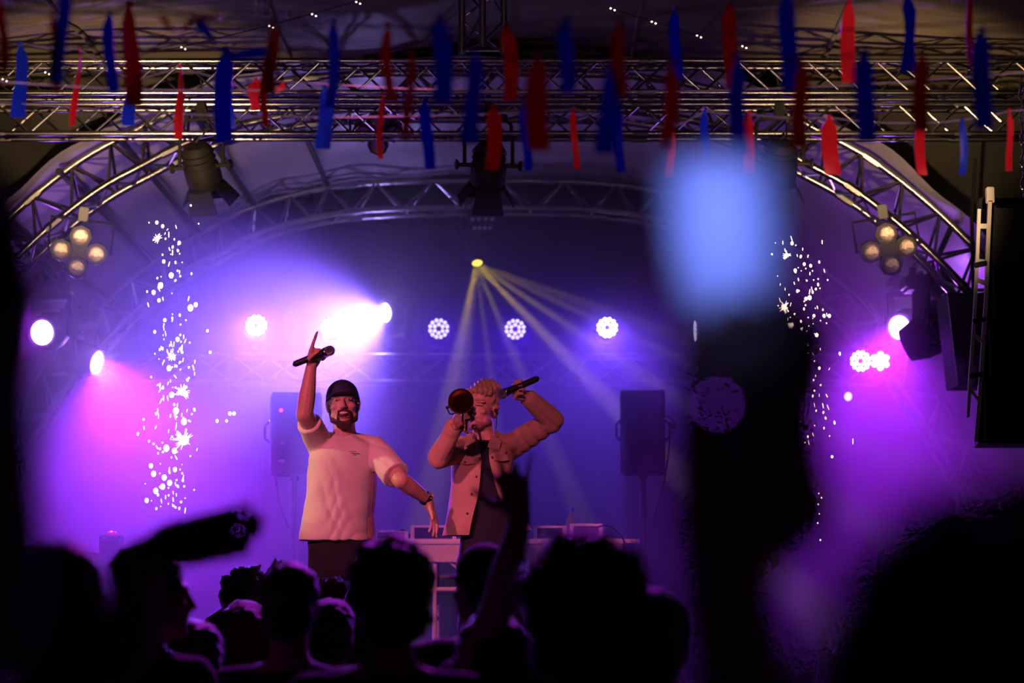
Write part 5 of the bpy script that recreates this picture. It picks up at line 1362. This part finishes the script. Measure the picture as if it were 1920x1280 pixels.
pt, T, c = crowd_person('person in profile at the left, face turned right and lit from the stage', 292, 1022, 6.7, -1.35, 'long', hair_dark, cloth_plum, voxel=0.008, face=True)
crowd_person('dark person at the lower left pointing to the right with an outstretched finger', 122, 1022, 3.9, -0.2, 'short', sm=cloth_black,
             arms={1: up_hand(at(236, 1235, 3.85), at(272, 1036, 3.8), at(362, 1014, 3.8), (0.1, 0.2, 1), (0.0, 0.05, 0.10, 0.16), 0.9, 0.03, 1.0, (0.2, 0.9, -0.1))})
crowd_person('huge black blurred head filling the lower right corner', 1935, 922, 1.12, 0.0, 'bushy', scale=1.02, voxel=0.012)
# arm along the left picture edge
crowd_person('near dark blurred arm along the left edge of the picture', -330, 1300, 1.62, 0.0, 'short',
             arms={1: up_hand(at(-40, 1180, 1.62), at(-10, 760, 1.6), at(-40, 480, 1.6), (-0.9, 0.1, 0.1), (0.3, 0.25, 0.25, 0.3), 0.2, 0.1, 1.0, (0, -1, 0))})
# hand with the cup
crowd_person('near black blurred hand and forearm right of the middle, holding a cup up', 1290, 1420, 1.50, 0.0, 'short',
             arms={1: up_hand(at(1480, 1750, 1.50), at(1358, 1095, 1.47), at(1408, 760, 1.45), (0.9, -0.2, 0.1), (0.36, 0.36, 0.36, 0.36), 0.75, 0.03, 1.12, (-0.1, -1, 0.1))})
cupm = bpy.data.materials.new('frosted_cup_plastic'); cupm.use_nodes = True
nt = cupm.node_tree; p_ = nt.nodes['Principled BSDF']; p_.inputs['Base Color'].default_value = (0.8, 0.85, 0.95, 1); p_.inputs['Roughness'].default_value = 0.4
tn = nt.nodes.new('ShaderNodeBsdfTranslucent'); tn.inputs[0].default_value = (0.85, 0.88, 0.98, 1); mx = nt.nodes.new('ShaderNodeMixShader'); mx.inputs[0].default_value = 0.35
nz = nt.nodes.new('ShaderNodeTexNoise'); nz.inputs['Scale'].default_value = 90; bp2 = nt.nodes.new('ShaderNodeBump'); bp2.inputs['Strength'].default_value = 0.1
nt.links.new(nz.outputs['Fac'], bp2.inputs['Height']); nt.links.new(bp2.outputs[0], p_.inputs['Normal'])
nt.links.new(p_.outputs[0], mx.inputs[1]); nt.links.new(tn.outputs[0], mx.inputs[2]); nt.links.new(mx.outputs[0], nt.nodes['Material Output'].inputs['Surface'])
cb, ct = at(1368, 570, 1.47), at(1352, 320, 1.47)
cu = thing('plastic_cup', 'blurred cup glowing pale blue in the raised hand', 'cup', cb)
Lc = (ct - cb).length; rc = span(112, 1.47)
MB().lathe([(-Lc * 0.12, rc * 0.45), (-Lc * 0.06, rc * 0.68), (Lc * 0.08, rc * 0.86), (Lc * 0.5, rc * 0.98), (Lc, rc * 1.02), (Lc, rc * 0.99), (Lc * 0.5, rc * 0.95), (Lc * 0.08, rc * 0.83), (-Lc * 0.05, rc * 0.62)], cb, ct - cb, 32, True, True).build('cup_wall', cupm, cu)
MB().tube([ct + Vector((rc * math.cos(a), rc * math.sin(a), 0)) for a in [2 * math.pi * k / 32 for k in range(32)]], 0.0018, 6, True).build('cup_lip', cupm, cu)
q = at(1345, 757, 1.38)
wb = thing('light_dot', 'dim violet out-of-focus light dot on the near hand', 'light', q)
MB().ell(q, 0.0016, None, 10, 8).build('bulb_or_glint', mat('violet_led', (0.2, 0.05, 0.6), 0.4, emit=7.0, ecol=(0.30, 0.04, 1.0)), wb)
MB().tube([q + Vector((0.011 * math.cos(a), 0.011 + 0.011 * math.sin(a), 0)) for a in [2 * math.pi * k / 20 for k in range(20)]], 0.0012, 6, True).build('ring_band', chrome, wb)
